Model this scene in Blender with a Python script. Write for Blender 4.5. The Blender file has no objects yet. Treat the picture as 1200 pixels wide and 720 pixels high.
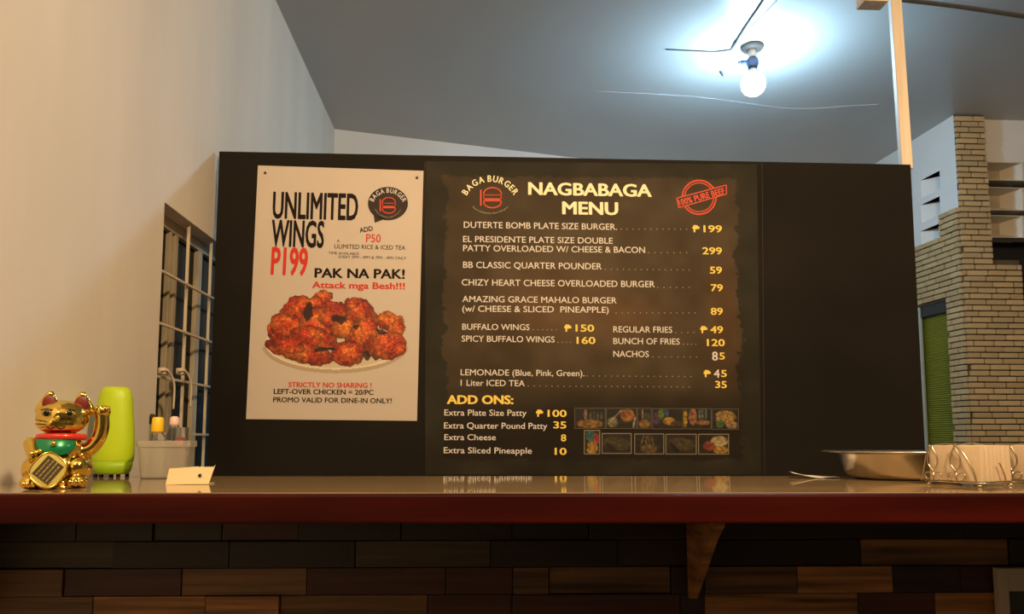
import bpy, bmesh, math, random
import numpy as np
from mathutils import Vector, Matrix

random.seed(7)
SC = bpy.context.scene
COL = SC.collection
R = math.radians

# ------------------------------------------------------------------ camera
CAMZ, PITCH, F, CX, CY = 1.13, R(5.46), 900.0, 600.0, 430.0
cd = bpy.data.cameras.new('camera'); cam = bpy.data.objects.new('camera', cd); COL.objects.link(cam)
cam.location = (0, 0, CAMZ); cam.rotation_euler = (R(90) + PITCH, 0, 0)
cd.sensor_width = 36; cd.lens = 27; cd.shift_y = (CY - 360) / 1200; cd.clip_start = 0.02
SC.camera = cam
# ------------------------------------------------------------------ world, lights, exposure
w = bpy.data.worlds.new('world'); SC.world = w; w.use_nodes = True
w.node_tree.nodes['Background'].inputs[0].default_value = (0.03, 0.025, 0.02, 1)
w.node_tree.nodes['Background'].inputs[1].default_value = 0.25
SC.view_settings.view_transform = 'Standard'; SC.view_settings.look = 'None'
SC.view_settings.gamma = 1; SC.view_settings.use_curve_mapping = False
SC.view_settings.exposure = 0.0
BULB_POS = Vector((1.145, 3.50, 2.80)); BULB_STRENGTH = 450.0; BULB_COL = (0.44, 0.74, 1.0)

def lamp(name, loc, power, color, size, target=None):
    l = bpy.data.lights.new(name, 'AREA'); l.shape = 'DISK'; l.size = size; l.energy = power; l.color = color
    o = bpy.data.objects.new(name, l); COL.objects.link(o); o.location = loc
    d = (Vector(target) - Vector(loc)) if target else Vector((0, 0, -1))
    o.rotation_euler = d.to_track_quat('-Z', 'Y').to_euler()
    return o
lamp('warm_lamp', (0.95, -0.35, 2.85), 80, (1.0, 0.67, 0.36), 0.20, (0.3, 1.5, 1.2))
lamp('warm_lamp', (-0.40, -0.70, 2.85), 33, (1.0, 0.67, 0.36), 0.2, (-0.3, 1.2, 1.0))
lamp('warm_lamp', (2.7, 0.6, 2.85), 11, (1.0, 0.72, 0.45), 0.3, (2.6, 3.5, 1.2))  # added fill, aimed at the bricks to warm them

# ------------------------------------------------------------------ pixel rays -> real planes
cp, sp = math.cos(PITCH), math.sin(PITCH)
def ray(px, py):
    x = (px - CX) / F; y = (CY - py) / F
    return Vector((x, cp - sp * y, sp + cp * y))
def hit(px, py, p0, n):
    d = ray(px, py); o = Vector((0, 0, CAMZ))
    return o + d * ((Vector(p0) - o).dot(n) / d.dot(n))
def atz(px, py, z): return hit(px, py, (0, 0, z), Vector((0, 0, 1)))
def aty(px, py, y): return hit(px, py, (0, y, 0), Vector((0, 1, 0)))

# ------------------------------------------------------------------ colour and materials
def lin(c):
    return tuple(((v / 255) / 12.92 if v / 255 <= 0.04045 else ((v / 255 + 0.055) / 1.055) ** 2.4) for v in c)
def mat(name, col, rough=0.6, metal=0.0, var=0.0, vscale=(6, 6, 6), bump=0.0, bscale=40, coat=0.0, trans=0.0,
        emit=None, estr=0.0, spec=0.5, sss=0.0, alpha=1.0, col2=None, ior=1.45, crough=0.05, detail=6, rnd=0.0):
    m = bpy.data.materials.new(name); m.use_nodes = True
    nt = m.node_tree; b = nt.nodes['Principled BSDF']
    def s(k, v):
        if k in b.inputs: b.inputs[k].default_value = v
    s('Base Color', (*col, 1)); s('Roughness', rough); s('Metallic', metal); s('Coat Weight', coat)
    s('Coat Roughness', crough); s('Transmission Weight', trans); s('Specular IOR Level', spec); s('IOR', ior)
    s('Alpha', alpha)
    if sss: s('Subsurface Weight', sss); s('Subsurface Scale', 0.02)
    if emit: s('Emission Color', (*emit, 1)); s('Emission Strength', estr)
    tc = nt.nodes.new('ShaderNodeTexCoord')
    if var > 0 or col2:
        mp = nt.nodes.new('ShaderNodeMapping'); mp.inputs['Scale'].default_value = vscale
        nt.links.new(tc.outputs['Object'], mp.inputs['Vector'])
        no = nt.nodes.new('ShaderNodeTexNoise'); no.inputs['Scale'].default_value = 1; no.inputs['Detail'].default_value = detail
        if rnd:
            oi = nt.nodes.new('ShaderNodeObjectInfo'); no.noise_dimensions = '4D'
            mu = nt.nodes.new('ShaderNodeMath'); mu.operation = 'MULTIPLY'; mu.inputs[1].default_value = 37
            nt.links.new(oi.outputs['Random'], mu.inputs[0]); nt.links.new(mu.outputs[0], no.inputs['W'])
        nt.links.new(mp.outputs[0], no.inputs['Vector'])
        cr = nt.nodes.new('ShaderNodeValToRGB')
        cr.color_ramp.elements[0].position = 0.32; cr.color_ramp.elements[1].position = 0.68
        c2 = col2 or tuple(v * (1 - var) for v in col)
        c1 = tuple(min(1, v * (1 + var * 0.5)) for v in col)
        cr.color_ramp.elements[0].color = (*c2, 1); cr.color_ramp.elements[1].color = (*c1, 1)
        nt.links.new(no.outputs['Fac'], cr.inputs['Fac'])
        out = cr.outputs[0]
        if rnd:
            hs = nt.nodes.new('ShaderNodeHueSaturation')
            mr = nt.nodes.new('ShaderNodeMapRange'); mr.inputs['To Min'].default_value = 1 - rnd; mr.inputs['To Max'].default_value = 1 + rnd
            nt.links.new(oi.outputs['Random'], mr.inputs['Value']); nt.links.new(mr.outputs[0], hs.inputs['Value'])
            nt.links.new(out, hs.inputs['Color']); out = hs.outputs[0]
        nt.links.new(out, b.inputs['Base Color'])
    if bump > 0:
        n2 = nt.nodes.new('ShaderNodeTexNoise'); n2.inputs['Scale'].default_value = bscale; n2.inputs['Detail'].default_value = 4
        nt.links.new(tc.outputs['Object'], n2.inputs['Vector'])
        bp = nt.nodes.new('ShaderNodeBump'); bp.inputs['Strength'].default_value = bump; bp.inputs['Distance'].default_value = 0.004
        nt.links.new(n2.outputs['Fac'], bp.inputs['Height']); nt.links.new(bp.outputs[0], b.inputs['Normal'])
    return m
def vmat(name, rough=0.5, spec=0.3):
    m = bpy.data.materials.new(name); m.use_nodes = True; nt = m.node_tree; b = nt.nodes['Principled BSDF']
    a = nt.nodes.new('ShaderNodeVertexColor'); a.layer_name = 'Col'
    nt.links.new(a.outputs[0], b.inputs['Base Color']); b.inputs['Roughness'].default_value = rough
    b.inputs['Specular IOR Level'].default_value = spec
    return m

M = {}
M['wall'] = mat('warm_white_plaster', (0.70, 0.66, 0.58), 0.75, var=0.09, vscale=(5, 3.2, 0.7), bump=0.15, bscale=9)
M['wall_far'] = mat('grey_white_plaster', (0.66, 0.67, 0.66), 0.8, var=0.05, vscale=(2, 2, 2))
M['ceiling'] = mat('grey_ceiling_paint', (0.46, 0.445, 0.42), 0.30, var=0.06, vscale=(1.2, 1.2, 1.2), bump=0.04, bscale=3, spec=0.55)
M['floor'] = mat('dark_floor_cement', (0.10, 0.09, 0.08), 0.5, var=0.3)
M['board'] = mat('black_board_paint', lin((29, 26, 22)), 0.6, var=0.25, vscale=(3, 3, 3), spec=0.12)
M['edge'] = mat('dark_board_edge', lin((40, 34, 28)), 0.7)
M['top'] = mat('tan_varnished_top', (0.33, 0.235, 0.13), 0.05, var=0.2, vscale=(3, 30, 3), spec=0.45, ior=1.38)
M['red_edge'] = mat('dark_red_varnished_wood', (0.034, 0.0028, 0.0015), 0.45, var=0.55, vscale=(2, 20, 28), spec=0.12)
M['pine'] = mat('pale_pine_lumber', (0.80, 0.69, 0.56), 0.6, var=0.18, vscale=(30, 30, 2))
M['wood_dark'] = mat('dark_bar_wood', (0.045, 0.028, 0.017), 0.6, var=0.3, vscale=(4, 20, 40))
def plank_mat(n, c, var=0.5): return mat(n, c, 0.5, var=var, vscale=(3.5, 10, 75), bump=0.2, bscale=50, rnd=0.25, detail=8)
PK = {'t': plank_mat('tan_plank', (0.14, 0.066, 0.020), 0.75), 'l': plank_mat('orange_plank', (0.30, 0.13, 0.036), 0.8),
      'm': plank_mat('maroon_plank', (0.05, 0.013, 0.007)), 'd': plank_mat('dark_shaded_plank', (0.016, 0.008, 0.004)),  # dark tone also carries the shade under the overhang
      'o': plank_mat('olive_plank', (0.055, 0.036, 0.013))}
M['brick'] = mat('tan_brick', (0.50, 0.365, 0.185), 0.8, var=0.28, vscale=(22, 22, 40), bump=0.5, bscale=60, rnd=0.14)
M['mortar'] = mat('dark_mortar', (0.075, 0.055, 0.03), 0.9, var=0.3)
M['black'] = mat('black_opening', (0.006, 0.006, 0.007), 0.6)
M['hood'] = mat('cream_vent_plaster', (0.62, 0.57, 0.48), 0.8)
M['hood_in'] = mat('tan_vent_back', (0.40, 0.34, 0.24), 0.8, var=0.2)  # browner and darker than the block around it
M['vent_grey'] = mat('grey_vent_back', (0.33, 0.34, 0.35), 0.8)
M['vent_dark'] = mat('dark_recess_shade', (0.03, 0.03, 0.03), 0.8)
M['shutter'] = mat('green_shutter_paint', (0.24, 0.26, 0.025), 0.55, var=0.2, vscale=(2, 2, 2))
M['alu'] = mat('grey_door_frame', (0.42, 0.46, 0.42), 0.4, metal=0.3)
M['frame'] = mat('cream_window_paint', (0.40, 0.345, 0.24), 0.5, var=0.2, vscale=(20, 20, 5))
M['bar'] = mat('cream_steel_bar', (0.60, 0.53, 0.40), 0.45)
M['glass'] = mat('dark_night_glass', (0.008, 0.011, 0.009), 0.15, spec=0.05)
M['gold'] = mat('shiny_gold_plastic', (0.86, 0.60, 0.13), 0.13, metal=1.0, bump=0.03, bscale=120)
M['gold_dark'] = mat('engraved_dark_gold', (0.045, 0.03, 0.018), 0.35, metal=0.6)
M['gold_mid'] = mat('aged_gold', (0.46, 0.42, 0.13), 0.30, metal=0.9)
M['ear'] = mat('dark_red_ear', (0.13, 0.008, 0.008), 0.45)
M['collar'] = mat('red_collar', (0.55, 0.03, 0.02), 0.3, coat=0.5)
M['bib'] = mat('green_bib', (0.01, 0.22, 0.09), 0.28, metal=0.35, coat=0.5)
M['eye'] = mat('black_eye', (0.01, 0.008, 0.006), 0.2)
M['green'] = mat('lime_green_plastic', (0.42, 0.60, 0.014), 0.42, sss=0.25)
M['green2'] = mat('lime_green_base', (0.27, 0.47, 0.010), 0.42, sss=0.2)
M['foot'] = mat('black_rubber', (0.01, 0.01, 0.01), 0.6)
M['steel'] = mat('brushed_steel', (0.70, 0.66, 0.58), 0.26, metal=1.0, bump=0.03, bscale=60)
M['wire'] = mat('chrome_wire', (0.62, 0.54, 0.40), 0.2, metal=1.0)
M['napkin'] = mat('unbleached_napkin_paper', (0.55, 0.44, 0.31), 0.9, var=0.06, vscale=(90, 90, 4), bump=0.15, bscale=60)
M['paper'] = mat('white_paper', (0.80, 0.76, 0.70), 0.7)
M['card'] = mat('cream_card', (0.72, 0.58, 0.34), 0.7, var=0.08)
M['poster'] = mat('glossy_white_vinyl', (0.57, 0.505, 0.44), 0.38, spec=0.3, var=0.03, vscale=(3, 3, 3), bump=0.06, bscale=5)
M['plastic'] = mat('frosted_clear_plastic', (0.80, 0.78, 0.70), 0.32, trans=0.75, ior=1.1)
M['clear'] = mat('clear_plastic', (0.92, 0.92, 0.90), 0.08, trans=0.95, ior=1.15)
M['yellow'] = mat('yellow_lid', (0.78, 0.52, 0.02), 0.4)
M['pink'] = mat('pink_white_lid', (0.72, 0.52, 0.50), 0.4)
M['redp'] = mat('red_plastic', (0.45, 0.06, 0.05), 0.4)
M['grey'] = mat('grey_mix', (0.22, 0.22, 0.20), 0.6)
M['pin'] = mat('dark_nail_head', (0.05, 0.04, 0.03), 0.4, metal=0.6)
M['porcelain'] = mat('white_porcelain', (0.75, 0.75, 0.72), 0.3)
M['rose'] = mat('brown_ceiling_plate', (0.10, 0.08, 0.065), 0.6)  # brown plate, darkened to carry the soft shade around the bulb base
M['adapter'] = mat('dark_blue_adapter', (0.05, 0.08, 0.16), 0.4)
M['cable_d'] = mat('dark_cable', (0.06, 0.06, 0.06), 0.6)
M['cable_w'] = mat('pale_cable', (0.62, 0.64, 0.66), 0.5)
M['bulb'] = mat('lit_bulb', (1, 1, 1), 0.5, emit=BULB_COL, estr=BULB_STRENGTH)
M['frame_sign'] = mat('cream_sign_frame', (0.36, 0.31, 0.23), 0.5)
M['slate'] = mat('dark_slate', (0.03, 0.036, 0.03), 0.5)
M['vc'] = vmat('printed_colours', 0.5, 0.3)
M['vcm'] = vmat('printed_menu_colours', 0.55, 0.12)
INK = {'k': mat('black_ink', lin((24, 14, 16)), 0.5, spec=0.15), 'r': mat('red_ink', lin((205, 48, 30)), 0.5, spec=0.3),
       'w': mat('white_ink', lin((226, 222, 218)), 0.5, spec=0.3), 'c': mat('cream_ink', lin((255, 246, 205)), 0.5, spec=0.3),
       'y': mat('yellow_ink', lin((248, 218, 100)), 0.5, spec=0.3), 'o': mat('orange_red_ink', lin((225, 84, 55)), 0.5, spec=0.3),
       'b': mat('dark_print_ink', lin((40, 24, 20)), 0.5, spec=0.3), 'g': mat('grey_ink', lin((176, 166, 140)), 0.5, spec=0.3)}

# ------------------------------------------------------------------ object helpers
def tag(o, label=None, cat=None, group=None, kind=None):
    if label: o['label'] = label
    if cat: o['category'] = cat
    if group: o['group'] = group
    if kind: o['kind'] = kind
    return o
def empty(name, loc=(0, 0, 0), rz=0.0, label=None, cat=None, group=None, kind=None):
    o = bpy.data.objects.new(name, None); COL.objects.link(o); o.location = loc; o.rotation_euler = (0, 0, rz)
    o.empty_display_size = 0.02
    return tag(o, label, cat, group, kind)
def link(name, me, m, parent=None, smooth=False):
    o = bpy.data.objects.new(name, me); COL.objects.link(o); o.parent = parent
    if m is not None:
        me.materials.clear(); me.materials.append(m)
    if smooth: me.polygons.foreach_set('use_smooth', [True] * len(me.polygons))
    return o
def obj(name, bm, m, parent=None, smooth=False):
    bmesh.ops.recalc_face_normals(bm, faces=bm.faces)
    me = bpy.data.meshes.new(name); bm.to_mesh(me); bm.free()
    return link(name, me, m, parent, smooth)
def wobj(name, bm, m, parent=None, smooth=False):
    """bm is in world coordinates; the object is placed at its own base (or under an unrotated parent)"""
    if parent is not None:
        bmesh.ops.translate(bm, verts=bm.verts, vec=-Vector(parent.location))
        return obj(name, bm, m, parent, smooth)
    xs = [v.co.x for v in bm.verts]; ys = [v.co.y for v in bm.verts]; zs = [v.co.z for v in bm.verts]
    c = Vector(((min(xs) + max(xs)) / 2, (min(ys) + max(ys)) / 2, min(zs)))
    bmesh.ops.translate(bm, verts=bm.verts, vec=-c)
    o = obj(name, bm, m, None, smooth); o.location = c
    return o
def box(bm, c, s, rot=None, bev=0.0):
    r = bmesh.ops.create_cube(bm, size=1.0); vs = r['verts']
    mt = Matrix.Translation(Vector(c)) @ (rot.to_4x4() if rot is not None else Matrix.Identity(4)) @ Matrix.Diagonal((*s, 1))
    bmesh.ops.transform(bm, matrix=mt, verts=vs)
    if bev > 0:
        es = list({e for v in vs for e in v.link_edges})
        bmesh.ops.bevel(bm, geom=es, offset=bev, segments=2, affect='EDGES', profile=0.6)
    return bm
def BM(): return bmesh.new()
def ell(bm, c, r, rot=None, sub=3):
    q = bmesh.ops.create_icosphere(bm, subdivisions=sub, radius=1.0)
    mt = Matrix.Translation(Vector(c)) @ (rot.to_4x4() if rot is not None else Matrix.Identity(4)) @ Matrix.Diagonal((*r, 1))
    bmesh.ops.transform(bm, matrix=mt, verts=q['verts']); return bm
def spline(pts, n=8, closed=False):
    P = [Vector(p) for p in pts]
    if len(P) < 3: return P
    out = []; L = len(P); rng = range(L if closed else L - 1)
    for i in rng:
        g = (lambda k: P[k % L]) if closed else (lambda k: P[max(0, min(L - 1, k))])
        a, b, c, d = g(i - 1), g(i), g(i + 1), g(i + 2)
        for k in range(n):
            t = k / n
            out.append(0.5 * ((2 * b) + (c - a) * t + (2 * a - 5 * b + 4 * c - d) * t * t + (3 * b - a - 3 * c + d) * t ** 3))
    if not closed: out.append(P[-1])
    return out
def tube(bm, pts, r, seg=8, closed=False, cap=True):
    P = [Vector(p) for p in pts]; n = len(P); rs = r if isinstance(r, (list, tuple)) else [r] * n
    T = []
    for i in range(n):
        a = P[(i - 1) % n] if (closed or i > 0) else P[i]; b = P[(i + 1) % n] if (closed or i < n - 1) else P[i]
        T.append((b - a).normalized())
    u = T[0].orthogonal().normalized(); rings = []
    for i in range(n):
        u = (u - T[i] * u.dot(T[i])).normalized(); v = T[i].cross(u)
        rings.append([bm.verts.new(P[i] + (u * math.cos(2 * math.pi * k / seg) + v * math.sin(2 * math.pi * k / seg)) * rs[i]) for k in range(seg)])
    for i in range(n if closed else n - 1):
        A, B = rings[i], rings[(i + 1) % n]
        for k in range(seg): bm.faces.new((A[k], A[(k + 1) % seg], B[(k + 1) % seg], B[k]))
    if cap and not closed: bm.faces.new(rings[0]); bm.faces.new(rings[-1])
    return bm
def lathe(bm, prof, seg=48, c=(0, 0, 0), sx=1.0, sy=1.0, fn=None):
    rings = []
    for r, z in prof:
        if r < 1e-6: rings.append([bm.verts.new((c[0], c[1], c[2] + z))]); continue
        ring = []
        for k in range(seg):
            a = 2 * math.pi * k / seg; x, y = r * math.cos(a) * sx, r * math.sin(a) * sy
            if fn: x, y = fn(x, y, z)
            ring.append(bm.verts.new((c[0] + x, c[1] + y, c[2] + z)))
        rings.append(ring)
    for A, B in zip(rings, rings[1:]):
        for k in range(seg):
            k2 = (k + 1) % seg
            if len(A) == 1 and len(B) == 1: continue
            if len(A) == 1: bm.faces.new((A[0], B[k2], B[k]))
            elif len(B) == 1: bm.faces.new((A[k], A[k2], B[0]))
            else: bm.faces.new((A[k], A[k2], B[k2], B[k]))
    return bm
def slab(bm, quad, nrm, t):
    """closed slab: the quad (front) pushed back along -nrm by t"""
    f = [bm.verts.new(p) for p in quad]; b = [bm.verts.new(Vector(p) - nrm * t) for p in quad]
    bm.faces.new(f); bm.faces.new(b[::-1])
    k = len(quad)
    for i in range(k): bm.faces.new((f[i], b[i], b[(i + 1) % k], f[(i + 1) % k]))
    return bm
def wall_grid(name, p0, u, n, ss, zs, holes, m, t=0.12, parent=None, kind='structure'):
    """plane wall with rectangular openings; p0 + s*u, height z; n = side facing the room"""
    ss = sorted(set(list(ss) + [h[i] for h in holes for i in (0, 1)])); zs = sorted(set(list(zs) + [h[i] for h in holes for i in (2, 3)]))
    bm = BM(); V = {}
    def v(i, j):
        if (i, j) not in V:
            p = Vector(p0) + Vector(u) * ss[i]; V[(i, j)] = bm.verts.new((p.x, p.y, zs[j]))
        return V[(i, j)]
    for i in range(len(ss) - 1):
        for j in range(len(zs) - 1):
            cs, cz = (ss[i] + ss[i + 1]) / 2, (zs[j] + zs[j + 1]) / 2
            if any(h[0] < cs < h[1] and h[2] < cz < h[3] for h in holes): continue
            bm.faces.new((v(i, j), v(i + 1, j), v(i + 1, j + 1), v(i, j + 1)))
    ex = bmesh.ops.extrude_face_region(bm, geom=list(bm.faces))
    bmesh.ops.translate(bm, verts=[g for g in ex['geom'] if isinstance(g, bmesh.types.BMVert)], vec=-Vector(n) * t)
    o = obj(name, bm, m, parent)
    if kind: o['kind'] = kind
    return o

# ================================================================== ROOM
CEIL = 3.0
yb = R(2.6)
LU = Vector((-math.sin(yb), math.cos(yb), 0)); LN = Vector((math.cos(yb), math.sin(yb), 0))
LP = Vector((-0.867, 0, 0))
def onleft(px, py, off=0.0):
    p = hit(px, py, LP + LN * off, LN); return (p - LP).dot(LU), p.z
f = BM(); box(f, (1.6, 0.9, -0.05), (7.6, 10.4, 0.1)); wobj('floor', f, M['floor'])['kind'] = 'structure'
f = BM(); box(f, (1.6, 0.9, CEIL + 0.05), (7.6, 10.4, 0.1)); wobj('ceiling', f, M['ceiling'])['kind'] = 'structure'

# left wall with its barred window
ws0, wzt = onleft(193, 237)
ws1, wzb = 3.05, 0.92
wall_grid('wall_left', LP, LU, LN, (-4.2, 5.2), (0, CEIL), [(ws0, ws1, wzb, wzt)], M['wall'], 0.16)
win = empty('window_1', LP + LU * ws0 + Vector((0, 0, wzb)), yb, kind='structure')   # local: y = along wall, x = into room
WH, WW = wzt - wzb, ws1 - ws0
def wb(name, y0, y1, z0, z1, x, t, m, bev=0.002):
    b = BM(); box(b, (x, (y0 + y1) / 2, (z0 + z1) / 2), (t, y1 - y0, z1 - z0), bev=bev); return obj(name, b, m, win)
FX = -0.06
def wy(px, off):   # window-local position of a pixel column at y=400
    s, z = onleft(px, 400, off); return s - ws0
wb('window_frame', 0.0, 0.02, 0, WH, FX, 0.022, M['frame']); wb('window_frame', WW - 0.035, WW, 0, WH, FX, 0.022, M['frame'])
wb('window_frame', 0.035, WW - 0.035, WH - 0.035, WH, FX, 0.022, M['frame']); wb('window_frame', 0.035, WW - 0.035, 0, 0.035, FX, 0.022, M['frame'])
st = [(wy(190.8, FX), wy(193, FX)), (wy(196.5, FX), wy(200.5, FX)), (wy(225, FX), wy(230, FX))]
for a, b in st: wb('stile', a, b, 0.035, WH - 0.035, FX + 0.002, 0.016, M['frame'])
pe = [0.02] + [v for ab in st for v in ab] + [WW - 0.035]
for i in range(0, len(pe), 2):
    if pe[i + 1] - pe[i] > 0.004: wb('pane', pe[i], pe[i + 1], 0.035, WH - 0.035, FX - 0.008, 0.006, M['glass'], 0)
GX = -0.015
ys = [wy(183.5, GX), wy(216, GX)]
d = ys[1] - ys[0]; ys += [ys[1] + d, ys[1] + 2 * d, ys[1] + 3 * d]
for y in ys:
    if y < WW: wb('grille_bar', y - 0.004, y + 0.004, 0.0, WH, GX, 0.008, M['bar'], 0.001)
for py in (315, 378, 441, 508.5):
    z = onleft(186 if py < 400 else 184, py, GX + 0.012)[1] - wzb
    wb('grille_bar', 0.0, WW, z - 0.0035, z + 0.0035, GX + 0.008, 0.008, M['bar'], 0.001)
for px in (186, 207):
    y = wy(px, GX); z = onleft(px, 441, GX)[1] - wzb
    b = BM(); tube(b, spline([(GX + 0.02, y - 0.03, z + 0.012), (GX + 0.03, y + 0.0, z + 0.012), (GX + 0.035, y + 0.03, z - 0.02), (GX + 0.03, y + 0.045, z - 0.09)]), 0.0032)
    box(b, (GX + 0.016, y, z + 0.012), (0.02, 0.03, 0.02), bev=0.004)
    obj('window_handle', b, M['bar'], win, True)

# back wall
c0 = Vector((-1.30, 4.405, 0)); c1 = Vector((0.51, 4.98, 0)); bu = (c1 - c0).normalized(); bn = Vector((bu.y, -bu.x, 0))
wall_grid('wall_back', c0, bu, bn, (0, 4.15), (0, CEIL), [], M['wall_far'])

# right wall piece with vents, brick and the green shutter
RP = Vector((2.55, 4.28, 0)); ang = math.atan2(0.08, 0.74)
RU = Vector((-math.sin(ang), math.cos(ang), 0)); RN = Vector((-math.cos(ang), -math.sin(ang), 0))
def onright(px, py, off=0.0):
    p = hit(px, py, RP + RN * off, RN); return (p - RP).dot(RU), p.z
vents = []
for (ya, yb_, yc, yd) in ((200, 222, 210, 229), (230, 252, 238, 256), (262, 281, 270, 287)):
    sa, za = onright(1101, ya); _, zb = onright(1101, yb_); sb, _ = onright(1079, yc)
    vents.append((sa, sb, zb, za))
dsa, dzt = onright(1111, 351); dsb, _ = onright(1075, 368)
holes = vents + [(dsa, dsb + 0.25, 0.0, dzt)]
wall_grid('wall_right', RP, RU, RN, (0, 1.32), (0, CEIL), holes, M['wall_far'], 0.14)
def frustum(bm, o, u, n, a, depth, inner):
    """recess: rect a=(s0,s1,z0,z1) in plane o+s*u, inner rect at -n*depth"""
    def P(s, z, dd): q = Vector(o) + Vector(u) * s - Vector(n) * dd; return bm.verts.new((q.x, q.y, z))
    F0 = [P(a[0], a[2], 0), P(a[1], a[2], 0), P(a[1], a[3], 0), P(a[0], a[3], 0)]
    F1 = [P(inner[0], inner[2], depth), P(inner[1], inner[2], depth), P(inner[1], inner[3], depth), P(inner[0], inner[3], depth)]
    for i in range(4): bm.faces.new((F0[i], F0[(i + 1) % 4], F1[(i + 1) % 4], F1[i]))
    return F1
wr = bpy.data.objects['wall_right']
for i, a in enumerate(vents):
    dz = a[3] - a[2]; D_ = 0.13
    def VP(s_, z_, d_=0.0): q = Vector(RP) + RU * s_ - RN * d_; return Vector((q.x, q.y, z_))
    A_, B_, C_, E_ = VP(a[0], a[2]), VP(a[1], a[2]), VP(a[1], a[3]), VP(a[0], a[3])
    lo, hi = VP(a[0], a[2] + dz * 0.45, D_), VP(a[0], a[3], D_)
    def tri(name, pts, m):
        b = BM(); b.faces.new([b.verts.new(p) for p in pts]); return obj(name, b, m, wr)
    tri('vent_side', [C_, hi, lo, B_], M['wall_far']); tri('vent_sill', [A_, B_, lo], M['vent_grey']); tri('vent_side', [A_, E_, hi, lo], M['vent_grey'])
    tri('vent_top', [E_, C_, hi], M['vent_grey'] if i == 0 else M['vent_dark'])  # undersides coloured grey and dark to stand for shade

# brick cladding: one object per brick
bmb = BM(); box(bmb, (0, 0, 0), (1, 1, 1)); 
bmesh.ops.bevel(bmb, geom=list(bmb.edges), offset=0.06, segments=1, affect='EDGES')
brick_me = bpy.data.meshes.new('brick'); bmb.to_mesh(brick_me); bmb.free(); brick_me.materials.append(M['brick'])
def brick(o, u, n, s, z, ln, h, parent):
    p = Vector(o) + Vector(u) * (s + ln / 2) + Vector(n) * 0.007
    b = bpy.data.objects.new('brick', brick_me); COL.objects.link(b); b.parent = parent
    b.location = (p.x, p.y, z + h / 2); b.rotation_euler = (0, 0, math.atan2(u[1], u[0]))
    b.scale = (ln, 0.016 + random.uniform(-0.004, 0.004), h)
# front face of the pillar
fa = R(3.0); FU = Vector((math.cos(fa), math.sin(fa), 0)); FN = Vector((math.sin(fa), -math.cos(fa), 0))
def onfront(px, py, off=0.0):
    p = hit(px, py, RP + FN * off, FN); return (p - RP).dot(FU), p.z
pil = empty('brick_pillar', RP, kind='structure', label='tan brick pillar and brick facing beside the green shutter')
pil['label'] = 'tan brick pillar stepping outwards beside the green shutter'
U1 = onfront(1157, 220)[0]; U2 = onfront(1198, 360)[0]; zstep = onfront(1180, 305)[1]
b = BM(); box(b, (0, 0, 0), (1, 1, 1)); b.free()
def cored(s0, s1, z0, z1, o, u, n, t):
    b = BM(); q = [Vector(o) + Vector(u) * s + Vector((0, 0, z)) for s, z in ((s0, z0), (s1, z0), (s1, z1), (s0, z1))]
    slab(b, q, Vector(n), t); return b
wobj('mortar', cored(0.0, U1, 0, CEIL, RP, FU, FN, 0.14), M['mortar'], pil)
wobj('mortar', cored(U1, U2, 0, zstep, RP, FU, FN, 0.14), M['mortar'], pil)
holder = empty('brick_facing', (0, 0, 0)); holder['kind'] = 'structure'; holder['label'] = 'tan bricks facing the pillar and the shutter wall'
CH = 0.0335; G = 0.0065; BL = 0.118
ssl1 = onright(1103.5, 283)[0]; zside1 = onright(1113, 249)[1]; zside2 = onright(1090, 289)[1]; ssl2 = onright(1072, 296)[0]
row = 0; z = CEIL - 0.004 - CH
nb = 0
def course(o, u, n, s0, s1, z, off, parent, lens):
    global nb
    s = s0 - off
    k = 0
    while s < s1 - 0.004:
        ln = lens[k % len(lens)]; a, e = max(s, s0), min(s + ln - G, s1)
        if e - a > 0.012: brick(o, u, n, a, z, e - a, CH - G, parent); nb += 1
        s += ln; k += 1
while z > 0.98:
    lens = [BL * random.uniform(0.88, 1.12) for _ in range(7)]
    off = (0.0, 0.062, 0.03, 0.09)[row % 4] + random.uniform(-0.008, 0.008)
    course(RP, FU, FN, 0.0, U1 if z > zstep - CH else U2, z, off, holder, lens)
    if z < zside1:
        side_end = ssl1 if z > zside2 else ssl2
        if z < dzt: side_end = dsa
        course(RP, RU, RN, 0.0, side_end, z, (0.05, 0.0, 0.08, 0.02)[row % 4], holder, lens)
    z -= CH; row += 1
print('bricks', nb)
for s0, s1, z0, z1 in ((0.0, dsa, 0.0, zside1), (dsa, ssl1, dzt, zside1), (ssl1, ssl2, dzt, zside2)):
    wobj('mortar', cored(s0, s1, z0, z1, Vector(RP) + RN * 0.003, RU, RN, 0.004), M['mortar'], pil)

# green roller shutter in the side wall
dr = empty('door_1', RP + RU * dsa, math.atan2(RU.y, RU.x), kind='structure')   # local x along wall, y = away from room
W = dsb + 0.25 - dsa
bm = BM(); prof = []
nsl = 150; hh = dzt / nsl
pr = []
for k in range(nsl):
    pr += [(-0.036, k * hh), (-0.028, k * hh + hh * 0.35), (-0.028, k * hh + hh * 0.65), (-0.036, (k + 1) * hh - 0.0015)]
A = [bm.verts.new((0.0, y, z)) for y, z in pr]; B = [bm.verts.new((W, y, z)) for y, z in pr]
for k in range(len(pr) - 1): bm.faces.new((A[k], B[k], B[k + 1], A[k + 1]))
back = [bm.verts.new((0, -0.06, 0)), bm.verts.new((W, -0.06, 0)), bm.verts.new((W, -0.06, dzt)), bm.verts.new((0, -0.06, dzt))]
bm.faces.new(back)
sh = obj('shutter_slats', bm, M['shutter'], dr); sh['kind'] = 'stuff'
bm = BM(); sj, _ = onright(1084, 450, -0.01); sj -= dsa
box(bm, (sj + 0.045, -0.006, dzt / 2), (0.09, 0.016, dzt - 0.002), bev=0.003); obj('door_frame', bm, M['alu'], dr)
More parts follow.
